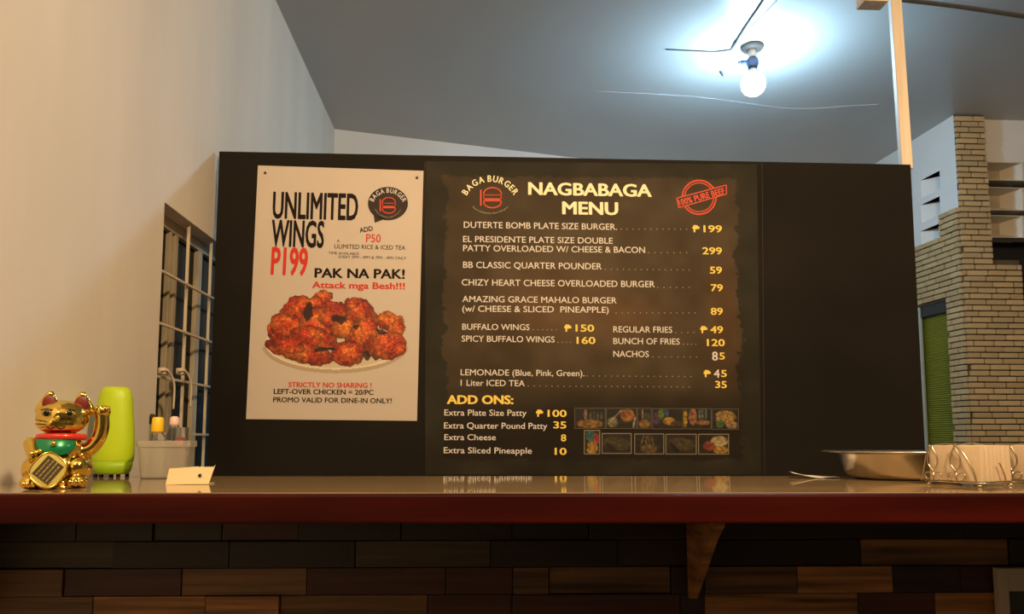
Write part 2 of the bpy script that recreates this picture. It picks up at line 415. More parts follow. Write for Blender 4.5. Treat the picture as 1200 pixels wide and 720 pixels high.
bm = BM(); box(bm, (W / 2, -0.030, dzt - 0.035), (W - 0.002, 0.05, 0.066), bev=0.004); obj('shutter_box', bm, M['vent_dark'], dr)

# white wall right of the pillar, dark opening with vent blocks below it
zc = onfront(1175, 190, -0.05)[1]
OW = Vector(RP) - FN * 0.05
wall_grid('wall_rear', OW, FU, FN, (U1 - 0.1, 2.4), (zc, CEIL), [], M['wall_far'], 0.12)
w2 = empty('window_2', OW, kind='structure')
b = BM(); slab(b, [Vector(OW) - FN * 0.16 + FU * s + Vector((0, 0, z)) for s, z in ((U1 - 0.1, 0), (2.4, 0), (2.4, zc + 0.02), (U1 - 0.1, zc + 0.02))], FN, 0.02)
wobj('dark_opening', b, M['black'], w2)
for px0, px1 in ((1154, 1197), (1204, 1246)):
    for ya, yb2 in ((190.5, 210.5), (220, 245.5), (253, 277.5)):
        s0, z1 = onfront(px0, ya, -0.05); s1, _ = onfront(px1, ya, -0.05); _, z0 = onfront(px0, yb2, -0.05)
        ds, dz = s1 - s0, z1 - z0
        b = BM(); inner = (s0 + 0.01, s1 - ds * 0.26, z0 + dz * 0.35, z1 - dz * 0.10)
        frustum(b, OW, FU, FN, (s0, s1, z0, z1), 0.11, inner)
        t = 0.012   # thickness all round
        for (a0, a1, b0, b1) in ((s0 - t, s1 + t, z1, z1 + t * 0.3), (s0 - t, s0, z0, z1), (s1, s1 + t, z0, z1), (s0 - t, s1 + t, z0 - t * 0.3, z0)):
            slab(b, [Vector(OW) + FU * s + Vector((0, 0, z)) for s, z in ((a0, b0), (a1, b0), (a1, b1), (a0, b1))], FN, 0.11)
        h = wobj('vent_block', b, M['hood'], w2)
        b = BM(); slab(b, [Vector(OW) - FN * 0.109 + FU * s + Vector((0, 0, z)) for s, z in ((inner[0], inner[2]), (inner[1], inner[2]), (inner[1], inner[3]), (inner[0], inner[3]))], FN, 0.01)
        wobj('vent_back', b, M['hood_in'], w2)
# the rest of the shell, behind and beside the camera
wall_grid('wall_front', Vector((-1.2, -4.1, 0)), Vector((1, 0, 0)), Vector((0, 1, 0)), (0, 6.4), (0, CEIL), [], M['wall'])
wall_grid('wall_side', Vector((5.1, -4.1, 0)), Vector((0, 1, 0)), Vector((-1, 0, 0)), (0, 8.8), (0, CEIL), [], M['wall_far'])

# ================================================================== MENU BOARD
by = R(3.0); BU = Vector((math.cos(by), math.sin(by), 0)); BN = Vector((math.sin(by), -math.cos(by), 0)); BP = Vector((0, 2.5, 0))
def onb(px, py, off=0.0): return hit(px, py, BP + BN * off, BN)
tl, tr = onb(257, 177.5), onb(1067, 193)
zt = (tl.z + tr.z) / 2
bl = tl - Vector((0, 0, 1.22)); br = tr - Vector((0, 0, 1.22))
b = BM(); slab(b, [bl, br, tr, tl], BN, 0.014)
bb = wobj('menu_backboard', b, M['board']); tag(bb, 'large black painted plywood board standing behind the counter', 'board')
for px in (497.5, 893):
    p, q = onb(px, 190, 0.0012), onb(px + 3, 556, 0.0012); sm = BM()
    slab(sm, [q + BU * -0.0012, q + BU * 0.0012, p + BU * 0.0012, p + BU * -0.0012], BN, 0.001)
    wobj('panel_joint', sm, M['edge'], bb)

# ---- text helpers
def textmesh(body, bold=0.0, space=1.0, shear=0.0):
    bold_, bold = bold, min(0.0, bold)
    c = bpy.data.curves.new('t', 'FONT'); c.body = body; c.resolution_u = 3; c.offset = bold; c.space_character = space; c.shear = shear
    o = bpy.data.objects.new('t', c); me = bpy.data.meshes.new_from_object(o)
    bpy.data.objects.remove(o); bpy.data.curves.remove(c)
    n = len(me.vertices); co = np.empty(n * 3, 'f'); me.vertices.foreach_get('co', co)
    fs = [tuple(p.vertices) for p in me.polygons]; bpy.data.meshes.remove(me)
    co = co.reshape(-1, 3)
    if bold_ > 0:
        n = len(co); off = [(0, 0), (-bold_, 0), (bold_, 0), (0, -bold_ * .6), (0, bold_ * .6), (-bold_ * .7, bold_ * .5), (bold_ * .7, -bold_ * .5), (bold_ * .7, bold_ * .5), (-bold_ * .7, -bold_ * .5)]
        co = np.concatenate([co + np.array((a, b, -k * 1.0), 'f') for k, (a, b) in enumerate(off)]); fs = [tuple(i + k * n for i in f) for k in range(len(off)) for f in fs]
    return co, fs
_h, _ = textmesh('H'); CAPH = float(_h[:, 1].max())
def text(parent, body, x0, y0, x1, y1, cap, ink, bold=0.0, off=0.0028, name='lettering', plane=None, space=1.0, shear=0.0):
    """baseline from pixel (x0,y0) to (x1,y1) on the board plane, cap height in pixels"""
    pl = plane or onb
    co, fs = textmesh(body, bold, space, shear)
    P0, P1 = pl(x0, y0, off), pl(x1, y1, off); U = P1 - P0
    V = pl((x0 + x1) / 2, (y0 + y1) / 2 - cap, off) - pl((x0 + x1) / 2, (y0 + y1) / 2, off)
    V = V - U * (V.dot(U) / U.length_squared)
    mn, mx = co[:, 0].min(), co[:, 0].max(); base = Vector(parent.location)
    vs = [P0 + U * float((c[0] - mn) / (mx - mn)) + V * float(c[1] / CAPH) + BN * (float(c[2]) * 0.00004) - base for c in co]
    me = bpy.data.meshes.new(name); me.from_pydata(vs, [], fs)
    return link(name, me, INK[ink], parent)
def arctext(parent, body, cx, cy, rad, a0, a1, cap, ink, bold=0.0, inside=False, off=0.0032, ry=None):
    """letters along an arc (pixels), a0..a1 degrees clockwise from 12 o'clock"""
    ry = ry or rad; vs, fs = [], []; base = Vector(parent.location)
    ws = []
    for ch in body:
        if ch == ' ': ws.append(0.35 * CAPH); continue
        co, _ = textmesh(ch, bold); ws.append(float(co[:, 0].max() - co[:, 0].min()) + 0.12)
    tot = sum(ws); acc = 0
    for ch, wd in zip(body, ws):
        t = (acc + wd / 2) / tot; acc += wd
        if ch == ' ': continue
        a = R(a0 + (a1 - a0) * t)
        co, f = textmesh(ch, bold); m = (co[:, 0].max() + co[:, 0].min()) / 2; k = cap / CAPH
        px, py = cx + rad * math.sin(a), cy - ry * math.cos(a)
        if inside: px, py = cx + rad * math.sin(a), cy + ry * math.cos(a)
        n0 = len(vs)
        span = abs(R(a1 - a0)) * rad / tot
        rot = a if not inside else -a
        for c in co:
            lx, ly = float(c[0] - m) * span * 1.0, float(c[1]) * k
            qx = px + lx * math.cos(rot) + ly * math.sin(rot); qy = py + lx * math.sin(rot) - ly * math.cos(rot)
            vs.append(onb(qx, qy, off + float(c[2]) * 0.00004) - base)
        fs += [tuple(i + n0 for i in p) for p in f]
    me = bpy.data.meshes.new('lettering'); me.from_pydata(vs, [], fs)
    return link('lettering', me, INK[ink], parent)
def flat(parent, name, loops, ink, off, m=None):
    """flat printed polygons given as pixel loops"""
    vs, fs = [], []; base = Vector(parent.location)
    for lp in loops:
        n0 = len(vs); vs += [onb(x, y, off) - base for x, y in lp]; fs.append(tuple(range(n0, len(vs))))
    me = bpy.data.meshes.new(name); me.from_pydata(vs, [], fs); return link(name, me, m or INK[ink], parent)
def stroke(pts, wd, closed=False):
    """quads along a pixel polyline"""
    out = []; n = len(pts)
    for i in range(n if closed else n - 1):
        (x0, y0), (x1, y1) = pts[i], pts[(i + 1) % n]; L = math.hypot(x1 - x0, y1 - y0) or 1
        tx, ty = (x1 - x0) / L, (y1 - y0) / L; e = wd * 0.3; nx, ny = -ty * wd / 2, tx * wd / 2
        a, b_, c, d_ = x0 - tx * e, y0 - ty * e, x1 + tx * e, y1 + ty * e
        out.append([(a + nx, b_ + ny), (c + nx, d_ + ny), (c - nx, d_ - ny), (a - nx, b_ - ny)])
    return out
def arc(cx, cy, rx, ry, a0, a1, n=24): return [(cx + rx * math.cos(R(a0 + (a1 - a0) * k / n)), cy + ry * math.sin(R(a0 + (a1 - a0) * k / n))) for k in range(n + 1)]
def rrect(x0, y0, x1, y1, r, n=5):
    return arc(x1 - r, y0 + r, r, r, -90, 0, n) + arc(x1 - r, y1 - r, r, r, 0, 90, n) + arc(x0 + r, y1 - r, r, r, 90, 180, n) + arc(x0 + r, y0 + r, r, r, 180, 270, n)
def burger(parent, x0, y0, x1, y1, wd, off):
    w_, h_ = x1 - x0, y1 - y0; bx = x0 + w_ * 0.14; L = []
    top = arc(bx + (x1 - bx) / 2, y0 + h_ * 0.30, (x1 - bx) / 2, h_ * 0.30, 180, 360, 14)
    L += stroke(top + [(x1, y0 + h_ * 0.34), (x1 - 1, y0 + h_ * 0.37), (bx + 1, y0 + h_ * 0.37), (bx, y0 + h_ * 0.34)], wd, True)
    L += stroke(rrect(bx, y0 + h_ * 0.37, x1, y0 + h_ * 0.57, h_ * 0.09, 4), wd, True)
    bot = arc(bx + (x1 - bx) / 2, y0 + h_ * 0.72, (x1 - bx) / 2, h_ * 0.28, 0, 180, 14)
    L += stroke([(x1, y0 + h_ * 0.68), (x1 - 1, y0 + h_ * 0.65), (bx + 1, y0 + h_ * 0.65), (bx, y0 + h_ * 0.68)][::-1] + bot, wd, True)
    L += stroke([(x0, y0 + h_ * 0.13), (x0, y0 + h_ * 0.88)], wd * 1.1)
    return flat(parent, 'burger_emblem', L, 'o', off)

# ---- numpy print pictures
rs = np.random.RandomState(3)
def vnoise(U, V, s, seed):
    g = np.random.RandomState(seed).rand(96, 96); x, y = U * s, V * s
    xi, yi = np.floor(x).astype(int), np.floor(y).astype(int); fx, fy = x - xi, y - yi
    fx, fy = fx * fx * (3 - 2 * fx), fy * fy * (3 - 2 * fy)
    G_ = lambda i, j: g[i % 96, j % 96]
    return (G_(xi, yi) * (1 - fx) + G_(xi + 1, yi) * fx) * (1 - fy) + (G_(xi, yi + 1) * (1 - fx) + G_(xi + 1, yi + 1) * fx) * fy
def linA(a):
    a = np.clip(a / 255.0, 0, 1); return np.where(a <= 0.04045, a / 12.92, ((a + 0.055) / 1.055) ** 2.4)
def picture(parent, name, corners, nx, ny, rgb, mask, off, m):
    """corners TL,TR,BR,BL in pixels; rgb (ny,nx,3) 0-255; mask (ny,nx) bool"""
    c = [onb(x, y, off) for x, y in corners]; base = Vector(parent.location)
    us, vs = np.linspace(0, 1, nx), np.linspace(0, 1, ny)
    U, V = np.meshgrid(us, vs)
    C = [np.array(p - base) for p in c]
    P = (C[0] * ((1 - U) * (1 - V))[..., None] + C[1] * (U * (1 - V))[..., None] + C[2] * (U * V)[..., None] + C[3] * ((1 - U) * V)[..., None]).reshape(-1, 3)
    idx = np.arange(nx * ny).reshape(ny, nx)
    q = np.stack([idx[:-1, :-1], idx[1:, :-1], idx[1:, 1:], idx[:-1, 1:]], -1)
    ok = mask[:-1, :-1] & mask[1:, 1:] & mask[1:, :-1] & mask[:-1, 1:]
    q = q[ok]
    used = np.unique(q); remap = -np.ones(nx * ny, int); remap[used] = np.arange(len(used))
    me = bpy.data.meshes.new(name); me.from_pydata(P[used].tolist(), [], remap[q].tolist())
    ca = me.color_attributes.new('Col', 'FLOAT_COLOR', 'POINT')
    col = np.ones((len(used), 4), 'f'); col[:, :3] = linA(rgb.reshape(-1, 3)[used]); ca.data.foreach_set('color', col.ravel())
    return link(name, me, m, parent)
def ellmask(X, Y, e):
    cx, cy, rx, ry, a = e; ca, sa = math.cos(R(a)), math.sin(R(a)); dx, dy = X - cx, Y - cy
    x, y = dx * ca + dy * sa, -dx * sa + dy * ca
    return (x / rx) ** 2 + (y / ry) ** 2, x / rx, y / ry

# ---- the promotional poster
PQ = [(302.3, 194), (496.3, 200.3), (488.6, 493.5), (288.3, 491.4)]
pc = onb(392, 491, 0.0)
poster = empty('promo_poster', pc, label='white chicken wings poster nailed to the left of the black board', cat='poster')
b = BM(); slab(b, [onb(x, y, 0.0018) for x, y in (PQ[3], PQ[2], PQ[1], PQ[0])], BN, 0.0015); wobj('poster_sheet', b, M['poster'], poster)
T = lambda *a, **k: text(poster, *a, **k)
T('UNLIMITED', 319, 255.4, 419.3, 257.8, 30, 'k', bold=0.03); T('WINGS', 317.3, 288.2, 379.3, 290, 30, 'k', bold=0.03)
T('P199', 316.9, 321.3, 360, 322.7, 31, 'r', bold=0.035)
T('ADD', 421.8, 273, 437.3, 270.2, 5.6, 'k', bold=0.02); T('P50', 428.9, 283.8, 446, 284.2, 9.3, 'r', bold=0.01)
T('^', 394.8, 286, 398, 286, 5, 'k')
T('ULIMITED RICE & ICED TEA', 391.8, 291.3, 475, 293, 5.0, 'k', bold=0.0); T('TIME AVAILABLE:', 384.9, 298.2, 421, 299, 3.1, 'k', bold=-0.005)
T('EVERY 2PM - 4PM & 7PM - 9PM ONLY', 397, 302.7, 476, 304.4, 3.2, 'k', bold=-0.005)
T('PAK NA PAK!', 368.4, 325.2, 474.4, 326.7, 10.6, 'k', bold=0.035); T('Attack mga Besh!!!', 365.5, 337.6, 474.4, 339.2, 7.4, 'r', bold=0.03)
T('STRICTLY NO SHARING !', 337.8, 454, 435.4, 454.9, 5.8, 'r', bold=0.025); T('LEFT-OVER CHICKEN = 20/PC', 320.6, 461.8, 437.7, 463, 5.7, 'k', bold=0.025)
T('PROMO VALID FOR DINE-IN ONLY!', 320, 471.4, 459, 472.9, 5.7, 'k', bold=0.02)
flat(poster, 'speech_bubble', [arc(454.6, 238.7, 23.5, 19.6, 0, 360, 40)[:-1], [(437.5, 249), (452, 256.5), (439, 261.2)]], 'b', 0.0026)
arctext(poster, 'BAGA BURGER', 454.6, 243.5, 18.5, -68, 70, 5.3, 'w', bold=0.01, ry=17.5)
burger(poster, 445.6, 231.6, 463.3, 250, 1.25, 0.0034)
arctext(poster, 'Flame Grilled Pure Beef Burgers', 454.6, 228.5, 20, -50, 50, 1.5, 'g', inside=True, ry=27)
for x, y in ((310.7, 202.6), (488.6, 208.3)):
    b = BM(); p = onb(x, y, 0.0035); ell(b, p, (0.0045, 0.0025, 0.0045)); wobj('nail', b, M['pin'], poster, True)
# printed photograph of the wings
nx, ny = 240, 140
U, V = np.meshgrid(np.linspace(0, 1200, nx), np.linspace(0, 700, ny))
U2, V2 = U + (vnoise(U, V, 0.03, 5) - 0.5) * 26, V + (vnoise(U, V, 0.03, 6) - 0.5) * 26
rgb = np.zeros((ny, nx, 3)); msk = np.zeros((ny, nx), bool)
d, _, _ = ellmask(U, V, (620, 470, 575, 215, 0)); k = (d < 1) & (V > 480); rgb[k] = (176, 158, 132); msk |= k
d, _, _ = ellmask(U, V, (622, 452, 552, 203, 0)); k = d < 1; k &= V > 330; msk |= k
sh_ = np.clip((1 - d) * 6, 0, 1)[..., None]; pl_ = np.array((232, 222, 200)) * (1 - sh_) + np.array((200, 186, 162)) * sh_
rgb[k] = pl_[k]
n1, n2, n3 = vnoise(U, V, 0.05, 1), vnoise(U, V, 0.12, 2), vnoise(U, V, 0.016, 9)
wings = [(310, 205, 140, 105, -48), (600, 200, 130, 75, 10), (510, 95, 82, 50, -18), (460, 140, 55, 60, 0), (815, 205, 135, 90, 32), (745, 140, 60, 45, 0), (1050, 285, 115, 72, 14), (1110, 340, 50, 60, 0),
         (170, 350, 85, 70, 10), (280, 340, 175, 100, 25), (480, 330, 165, 150, -62), (460, 410, 185, 78, 16), (1010, 470, 160, 105, -8), (1125, 500, 48, 52, 0), (560, 250, 70, 70, 0),
         (690, 330, 110, 80, -10), (340, 515, 265, 78, 14), (820, 390, 165, 90, -52), (720, 530, 128, 95, -8), (250, 470, 120, 60, 10)]
for i, e in enumerate(wings):
    e = (e[0], e[1], e[2] * 1.07, e[3] * 1.07, e[4])
    d, ex_, ey_ = ellmask(U2, V2, e); k = d < 1
    t = np.clip(1 - d, 0, 1) ** 0.6; lightv = np.clip(0.5 - 0.45 * ((V - e[1]) / 110), 0, 1)
    s = (0.52 + 0.62 * t * (0.45 + 0.75 * lightv)) * (0.55 + 0.55 * n1 + 0.35 * n2)
    orange = np.clip(n3 * 1.5 - 0.5 + (0.3 if i in (6, 10, 14, 15, 17) else 0), 0, 1)[..., None]
    c = (np.array((168, 52, 28)) * (1 - orange) + np.array((196, 108, 42)) * orange) * s[..., None]
    c += ((n2 > 0.80) * 55.0 * t)[..., None] * np.array((1, 0.75, 0.5))
    rgb[k] = c[k]; msk |= k
for e in [(408, 205, 30, 82, 14), (642, 265, 52, 32, 8), (775, 322, 28, 20, 0), (970, 362, 42, 24, 20), (530, 500, 88, 17, -4), (868, 548, 28, 34, 0)]:
    d, _, _ = ellmask(U2, V2, e); k = d < 1; rgb[k] = rgb[k] * 0.25 + np.array((28, 14, 8)) * 0.6
picture(poster, 'printed_wings', [(300, 335), (480, 335), (480, 440), (300, 440)], nx, ny, rgb, msk, 0.0026, M['vc'])

# ---- the menu
MQ = [(499, 188.5), (887, 192.3), (893, 556.5), (497.5, 556.5)]
mc = onb(695, 556, 0.0)
menu = empty('menu_banner', mc, label='dark brown printed menu sheet with white and yellow lettering, right of the poster', cat='menu')
MQ2 = [(499, 188.5), (887, 192.3), (893.5, 590), (497.4, 590)]
b = BM(); slab(b, [onb(x, y, 0.0015) for x, y in (MQ2[3], MQ2[2], MQ2[1], MQ2[0])], BN, 0.0013); wobj('menu_sheet', b, M['board'], menu)
nx, ny = 330, 310
U, V = np.meshgrid(np.linspace(499, 892, nx), np.linspace(189, 557, ny))
un, vn = (U - 499), (V - 189)
nz = vnoise(un, vn, 0.09, 21) * 0.6 + vnoise(un, vn, 0.3, 22) * 0.4 - 0.5
left, right = 521 + nz * 14, 866 + nz * 16 + np.clip((V - 330) / 200, 0, 1) * 4
right += np.where((V > 375) & (V < 415), 5, 0)
top, bot = 206 + nz * 7, 541 + nz * 8
d = np.minimum(np.minimum(U - left, right - U), np.minimum(V - top, bot - V)) + (vnoise(un, vn, 0.8, 23) - 0.5) * 2
inside = np.clip(d / 1.6, 0, 1)[..., None]
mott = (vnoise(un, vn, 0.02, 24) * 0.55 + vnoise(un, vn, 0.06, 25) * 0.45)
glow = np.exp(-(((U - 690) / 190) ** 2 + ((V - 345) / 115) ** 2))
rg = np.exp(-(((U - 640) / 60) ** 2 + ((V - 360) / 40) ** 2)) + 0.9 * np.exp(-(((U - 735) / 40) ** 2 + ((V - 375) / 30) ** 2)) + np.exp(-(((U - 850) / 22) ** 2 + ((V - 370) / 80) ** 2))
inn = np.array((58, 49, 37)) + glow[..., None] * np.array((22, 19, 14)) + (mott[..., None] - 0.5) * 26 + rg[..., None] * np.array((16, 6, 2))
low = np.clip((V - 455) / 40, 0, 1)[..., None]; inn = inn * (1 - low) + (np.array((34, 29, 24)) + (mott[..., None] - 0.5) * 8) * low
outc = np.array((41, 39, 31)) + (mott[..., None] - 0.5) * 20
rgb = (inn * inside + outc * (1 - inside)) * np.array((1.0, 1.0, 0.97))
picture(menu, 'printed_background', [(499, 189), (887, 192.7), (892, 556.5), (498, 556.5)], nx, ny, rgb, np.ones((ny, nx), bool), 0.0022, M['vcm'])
T = lambda *a, **k: text(menu, *a, **k)
arctext(menu, 'BAGA BURGER', 574.5, 244.5, 31.5, -62, 62, 7.2, 'c', bold=0.02)
burger(menu, 563.5, 220, 587.4, 243.6, 1.5, 0.0034)
arctext(menu, 'Flame Grilled Pure Beef Burgers', 574.5, 219.5, 31.5, -42, 42, 1.9, 'g', inside=True)
T('NAGBABAGA', 618.9, 227.9, 763.9, 230.5, 13.9, 'c', bold=0.035); T('MENU', 658.8, 250.8, 724.6, 251.8, 14.2, 'c', bold=0.035)
def dots(x0, x1, y0, y1=None, step=7.0):
    y1 = y1 or y0; n = int(round((x1 - x0) / step)); L = []
    for i in range(n + 1):
        x = x0 + (x1 - x0) * i / n; y = y0 + (y1 - y0) * i / n; L.append(arc(x, y - 0.3, 0.62, 0.62, 0, 360, 6)[:-1])
    flat(menu, 'dot_leader', L, 'g', 0.0028)
items = [('DUTERTE BOMB PLATE SIZE BURGER.', 543.5, 267, 723, 269.5, 7.1), ('EL PRESIDENTE PLATE SIZE DOUBLE', 542.7, 283.7, 718.2, 285.8, 7),
         ('PATTY OVERLOADED W/ CHEESE & BACON', 542.7, 294.4, 756, 296.6, 7), ('BB CLASSIC QUARTER POUNDER', 542.7, 314, 705.2, 315.9, 7.2),
         ('CHIZY HEART CHEESE OVERLOADED BURGER', 541, 334.6, 767.4, 336.8, 7.2), ('AMAZING GRACE MAHALO BURGER', 541.7, 354, 722.7, 355.8, 7),
         ('(w/ CHEESE & SLICED  PINEAPPLE)', 541.7, 365.3, 713.3, 366.8, 7), ('BUFFALO WINGS', 541.7, 386.6, 620.5, 387.2, 7), ('SPICY BUFFALO WINGS', 541, 400.5, 650, 401.6, 7),
         ('REGULAR FRIES', 718.8, 389.6, 787.8, 390.2, 7), ('BUNCH OF FRIES', 718.8, 403.4, 796.6, 404, 7), ('NACHOS', 718.8, 418.4, 760.4, 418.7, 7),
         ('LEMONADE (Blue, Pink, Green).', 539.8, 440, 685, 441.2, 7), ('1 Liter ICED TEA', 539.8, 452.2, 615, 453, 7),
         ('Extra Plate Size Patty', 520.7, 487.2, 617, 487.6, 7), ('Extra Quarter Pound Patty', 520.3, 502.4, 641.3, 503, 7), ('Extra Cheese', 520.7, 516, 581, 516.2, 6.8), ('Extra Sliced Pineapple', 520, 531.4, 623.2, 532, 7)]
for t_, a, b_, c, d_, h_ in items: T(t_, a, b_, c, d_, h_, 'w', bold=0.006)
for a in ((728, 804.7, 269), (760, 804.7, 296.6), (709.5, 807.7, 316, 317), (770.7, 807.7, 337.4), (722, 814.5, 367.2), (792, 813, 390.2), (765, 816.4, 418.9), (688, 809.6, 441.2, 441.8), (619, 807.7, 453, 454)): dots(*a)
dots(625, 652, 387, step=5.4); dots(654, 668.5, 401.6, step=5); dots(801, 815.4, 404, step=5)
prices = [('199', 824.5, 272.2, 846.2, 272.4), ('299', 823.2, 298, 846.2, 298.2), ('59', 832, 320.7, 846.2, 320.8), ('79', 833, 341.3, 847.2, 341.5), ('89', 833, 369, 847.2, 369.1),
          ('150', 674.5, 388.6, 696.4, 388.8), ('160', 675.7, 403, 697.8, 403.2), ('49', 832.5, 390.4, 847.4, 390.6), ('120', 828.5, 405.6, 849.5, 405.8), ('5', 843, 421.4, 849.5, 421.5), ('5', 845, 441.9, 851.8, 442), ('35', 838.2, 454.8, 851.8, 455),
          ('100', 641.7, 488.6, 664, 488.8), ('35', 648.5, 502.2, 663.6, 502.4), ('8', 657.3, 517.4, 663.6, 517.4), ('10', 650, 533.2, 664, 533.3)]
for t_, a, b_, c, d_ in prices: T(t_, a, b_, c, d_, 7.9, 'y', bold=0.022)
T('8', 834.6, 422.6, 841.5, 422.6, 10, 'w', bold=0.02); T('4', 836.6, 442.8, 843.6, 442.8, 9.4, 'w', bold=0.01)
for x, y in ((811.5, 272), (661.3, 388.6), (820.7, 390.4), (824.6, 442), (628.2, 488.4)):
    T('P', x + 1.4, y, x + 7.2, y, 7.8, 'y', bold=0.04); flat(menu, 'peso_stroke', [[(x, y - 6.2), (x + 8.2, y - 6.2), (x + 8.2, y - 3.6), (x, y - 3.6)]], 'y', 0.0030)
T('ADD ONS:', 523.6, 473.4, 601.8, 473.6, 9.6, 'y', bold=0.042)
L = stroke(arc(819.3, 231.4, 19.8, 19.8, 0, 360, 44)[:-1], 1.9, True) + stroke(arc(819.3, 231.4, 16.9, 16.9, 0, 360, 44)[:-1], 1.2, True)
flat(menu, 'stamp_ring', L, 'o', 0.0027)
flat(menu, 'stamp_band', [[(793, 232.5), (851, 217), (851.5, 227.5), (795.5, 243.5)]], 'b', 0.0030)
flat(menu, 'stamp_border', stroke([(793, 232.5), (851, 217), (851.5, 227.5), (795.5, 243.5)], 1.1, True), 'o', 0.0032)
T('100% PURE BEEF', 796.5, 241.2, 850, 226.8, 7.2, 'o', bold=0.025, off=0.0034)
# small food photographs at the foot of the menu
def thumb(x0, y0, x1, y1, kind, seed, frame):
    nx, ny = max(14, int((x1 - x0) * 1.0)), max(14, int((y1 - y0) * 1.0))
    U, V = np.meshgrid(np.linspace(0, 1, nx), np.linspace(0, 1, ny)); n = vnoise(U + seed, V, 7, seed); n2 = vnoise(U, V + seed, 14, seed + 3)
    rgb = np.zeros((ny, nx, 3)) + np.array((30, 24, 16)) + n[..., None] * 22
    def blob(cx, cy, rx, ry, c, a=0):
        d, _, _ = ellmask(U, V, (cx, cy, rx, ry, a)); t = np.clip((1.15 - d) * 3, 0, 1)[..., None]
        rgb[:] = rgb * (1 - t) + np.array(c) * (0.55 + 0.7 * n2[..., None]) * t
    if kind == 'bread': blob(.5, .78, .45, .22, (170, 125, 60)); blob(.35, .3, .06, .26, (200, 160, 140)); [blob(x, .4, .035, .22, (90, 100, 90)) for x in (.52, .64, .76, .88)]
    if kind == 'patty': blob(.7, .35, .24, .34, (190, 125, 60)); blob(.2, .7, .18, .26, (150, 140, 100)); blob(.32, .35, .03, .4, (200, 190, 170), 35); blob(.93, .7, .03, .3, (200, 190, 170), 8)
    if kind == 'colour': blob(.28, .25, .1, .3, (110, 150, 40)); blob(.46, .2, .08, .2, (60, 90, 150)); blob(.1, .5, .12, .3, (90, 60, 110)); blob(.55, .62, .2, .2, (215, 165, 60)); blob(.8, .75, .2, .15, (90, 70, 40))
    if kind == 'shake': blob(.08, .5, .08, .45, (205, 165, 50)); blob(.35, .4, .14, .45, (195, 130, 85)); blob(.7, .7, .28, .12, (180, 130, 80)); [blob(x, .25, .03, .3, (130, 150, 150)) for x in (.6, .7, .82)]
    if kind == 'nacho': blob(.5, .4, .42, .34, (200, 160, 80)); blob(.3, .75, .16, .2, (80, 130, 70)); blob(.75, .8, .22, .2, (190, 150, 110)); blob(.08, .4, .08, .2, (90, 60, 120))
    if kind == 'mix': blob(.4, .22, .35, .25, (60, 120, 120)); blob(.8, .35, .22, .25, (190, 70, 50)); blob(.5, .75, .4, .3, (215, 165, 70)); blob(.1, .7, .1, .15, (60, 50, 40))
    if kind == 'dim': blob(.5, .5, .5, .34, (88, 76, 48), 15); blob(.3, .75, .1, .35, (30, 24, 18), -30)
    if kind == 'fries': blob(.5, .75, .3, .25, (120, 96, 52)); [blob(x, .35, .03, .32, (130, 108, 64), a) for x, a in ((.25, 12), (.4, 5), (.5, 0), (.62, -8))]
    if kind == 'bowl': blob(.7, .35, .3, .28, (215, 195, 140)); blob(.75, .8, .26, .2, (215, 165, 70)); blob(.35, .6, .2, .25, (180, 80, 50))
    rgb *= 0.72
    flat(menu, 'picture_border', [[(x0 - .9, y0 - .9), (x1 + .9, y0 - .9), (x1 + .9, y1 + .9), (x0 - .9, y1 + .9)]], None, 0.0026, GREYB if not frame else GREYF)
    picture(menu, 'menu_picture', [(x0, y0), (x1, y0), (x1, y1), (x0, y1)], nx, ny, rgb, np.ones((ny, nx), bool), 0.0030, M['vc'])
GREYB = mat('thin_grey_print_border', lin((74, 68, 54)), 0.5); GREYF = mat('grey_print_frame', lin((132, 122, 102)), 0.5)
TH = [(674, 479, 709, 502, 'bread', 0), (711, 479, 745.6, 502, 'patty', 0), (747.6, 479, 762.6, 502, 'bread', 0), (765, 479.5, 799.5, 502.5, 'colour', 0), (800.5, 479.5, 833, 502.5, 'shake', 0), (834.8, 480, 865, 503, 'nacho', 0),
      (685.2, 505.2, 702.3, 531.8, 'mix', 1), (706, 508.8, 739.3, 531.2, 'dim', 1), (744.2, 509.3, 777.4, 531.8, 'fries', 1), (780.8, 509.6, 815.5, 532, 'dim', 1), (819, 509.6, 853.4, 532, 'bowl', 1)]
for i, (a, b_, c, d_, k_, fr) in enumerate(TH): thumb(a, b_, c, d_, k_, 11 + i, fr)

# ---- post and cross piece that hold the board
def beam(name, p, q, w1, w2, side, m, label, cat):
    d_ = (q - p).normalized(); s1 = (side - d_ * side.dot(d_)).normalized(); s2 = d_.cross(s1)
    bm = BM(); A = []
    for P in (p, q): A.append([P + s1 * a * w1 / 2 + s2 * c * w2 / 2 for a, c in ((-1, -1), (1, -1), (1, 1), (-1, 1))])
    v = [[bm.verts.new(x) for x in r_] for r_ in A]
    bm.faces.new(v[0]); bm.faces.new(v[1])
    for k_ in range(4): bm.faces.new((v[0][k_], v[0][(k_ + 1) % 4], v[1][(k_ + 1) % 4], v[1][k_]))
    bmesh.ops.bevel(bm, geom=list(bm.edges), offset=0.002, segments=1, affect='EDGES')
    o = wobj(name, bm, m); return tag(o, label, cat)
PB = 0.036
pt, pb_ = onb(1048.5, 0, -0.036), onb(1061.5, 193, -0.036)
dd_ = (pt - pb_).normalized(); pfoot = pb_ - dd_ * (0.02 / dd_.z); ptop = pb_ + dd_ * ((CEIL - pb_.z) / dd_.z)
beam('wooden_post', pfoot, ptop, PB, PB, BU + BN * 0.25, M['pine'], 'tall pale pine post rising behind the right end of the black board', 'post')
q0 = onb(1012, 4, 0.02); q1 = onb(1040, 4, 0.02)
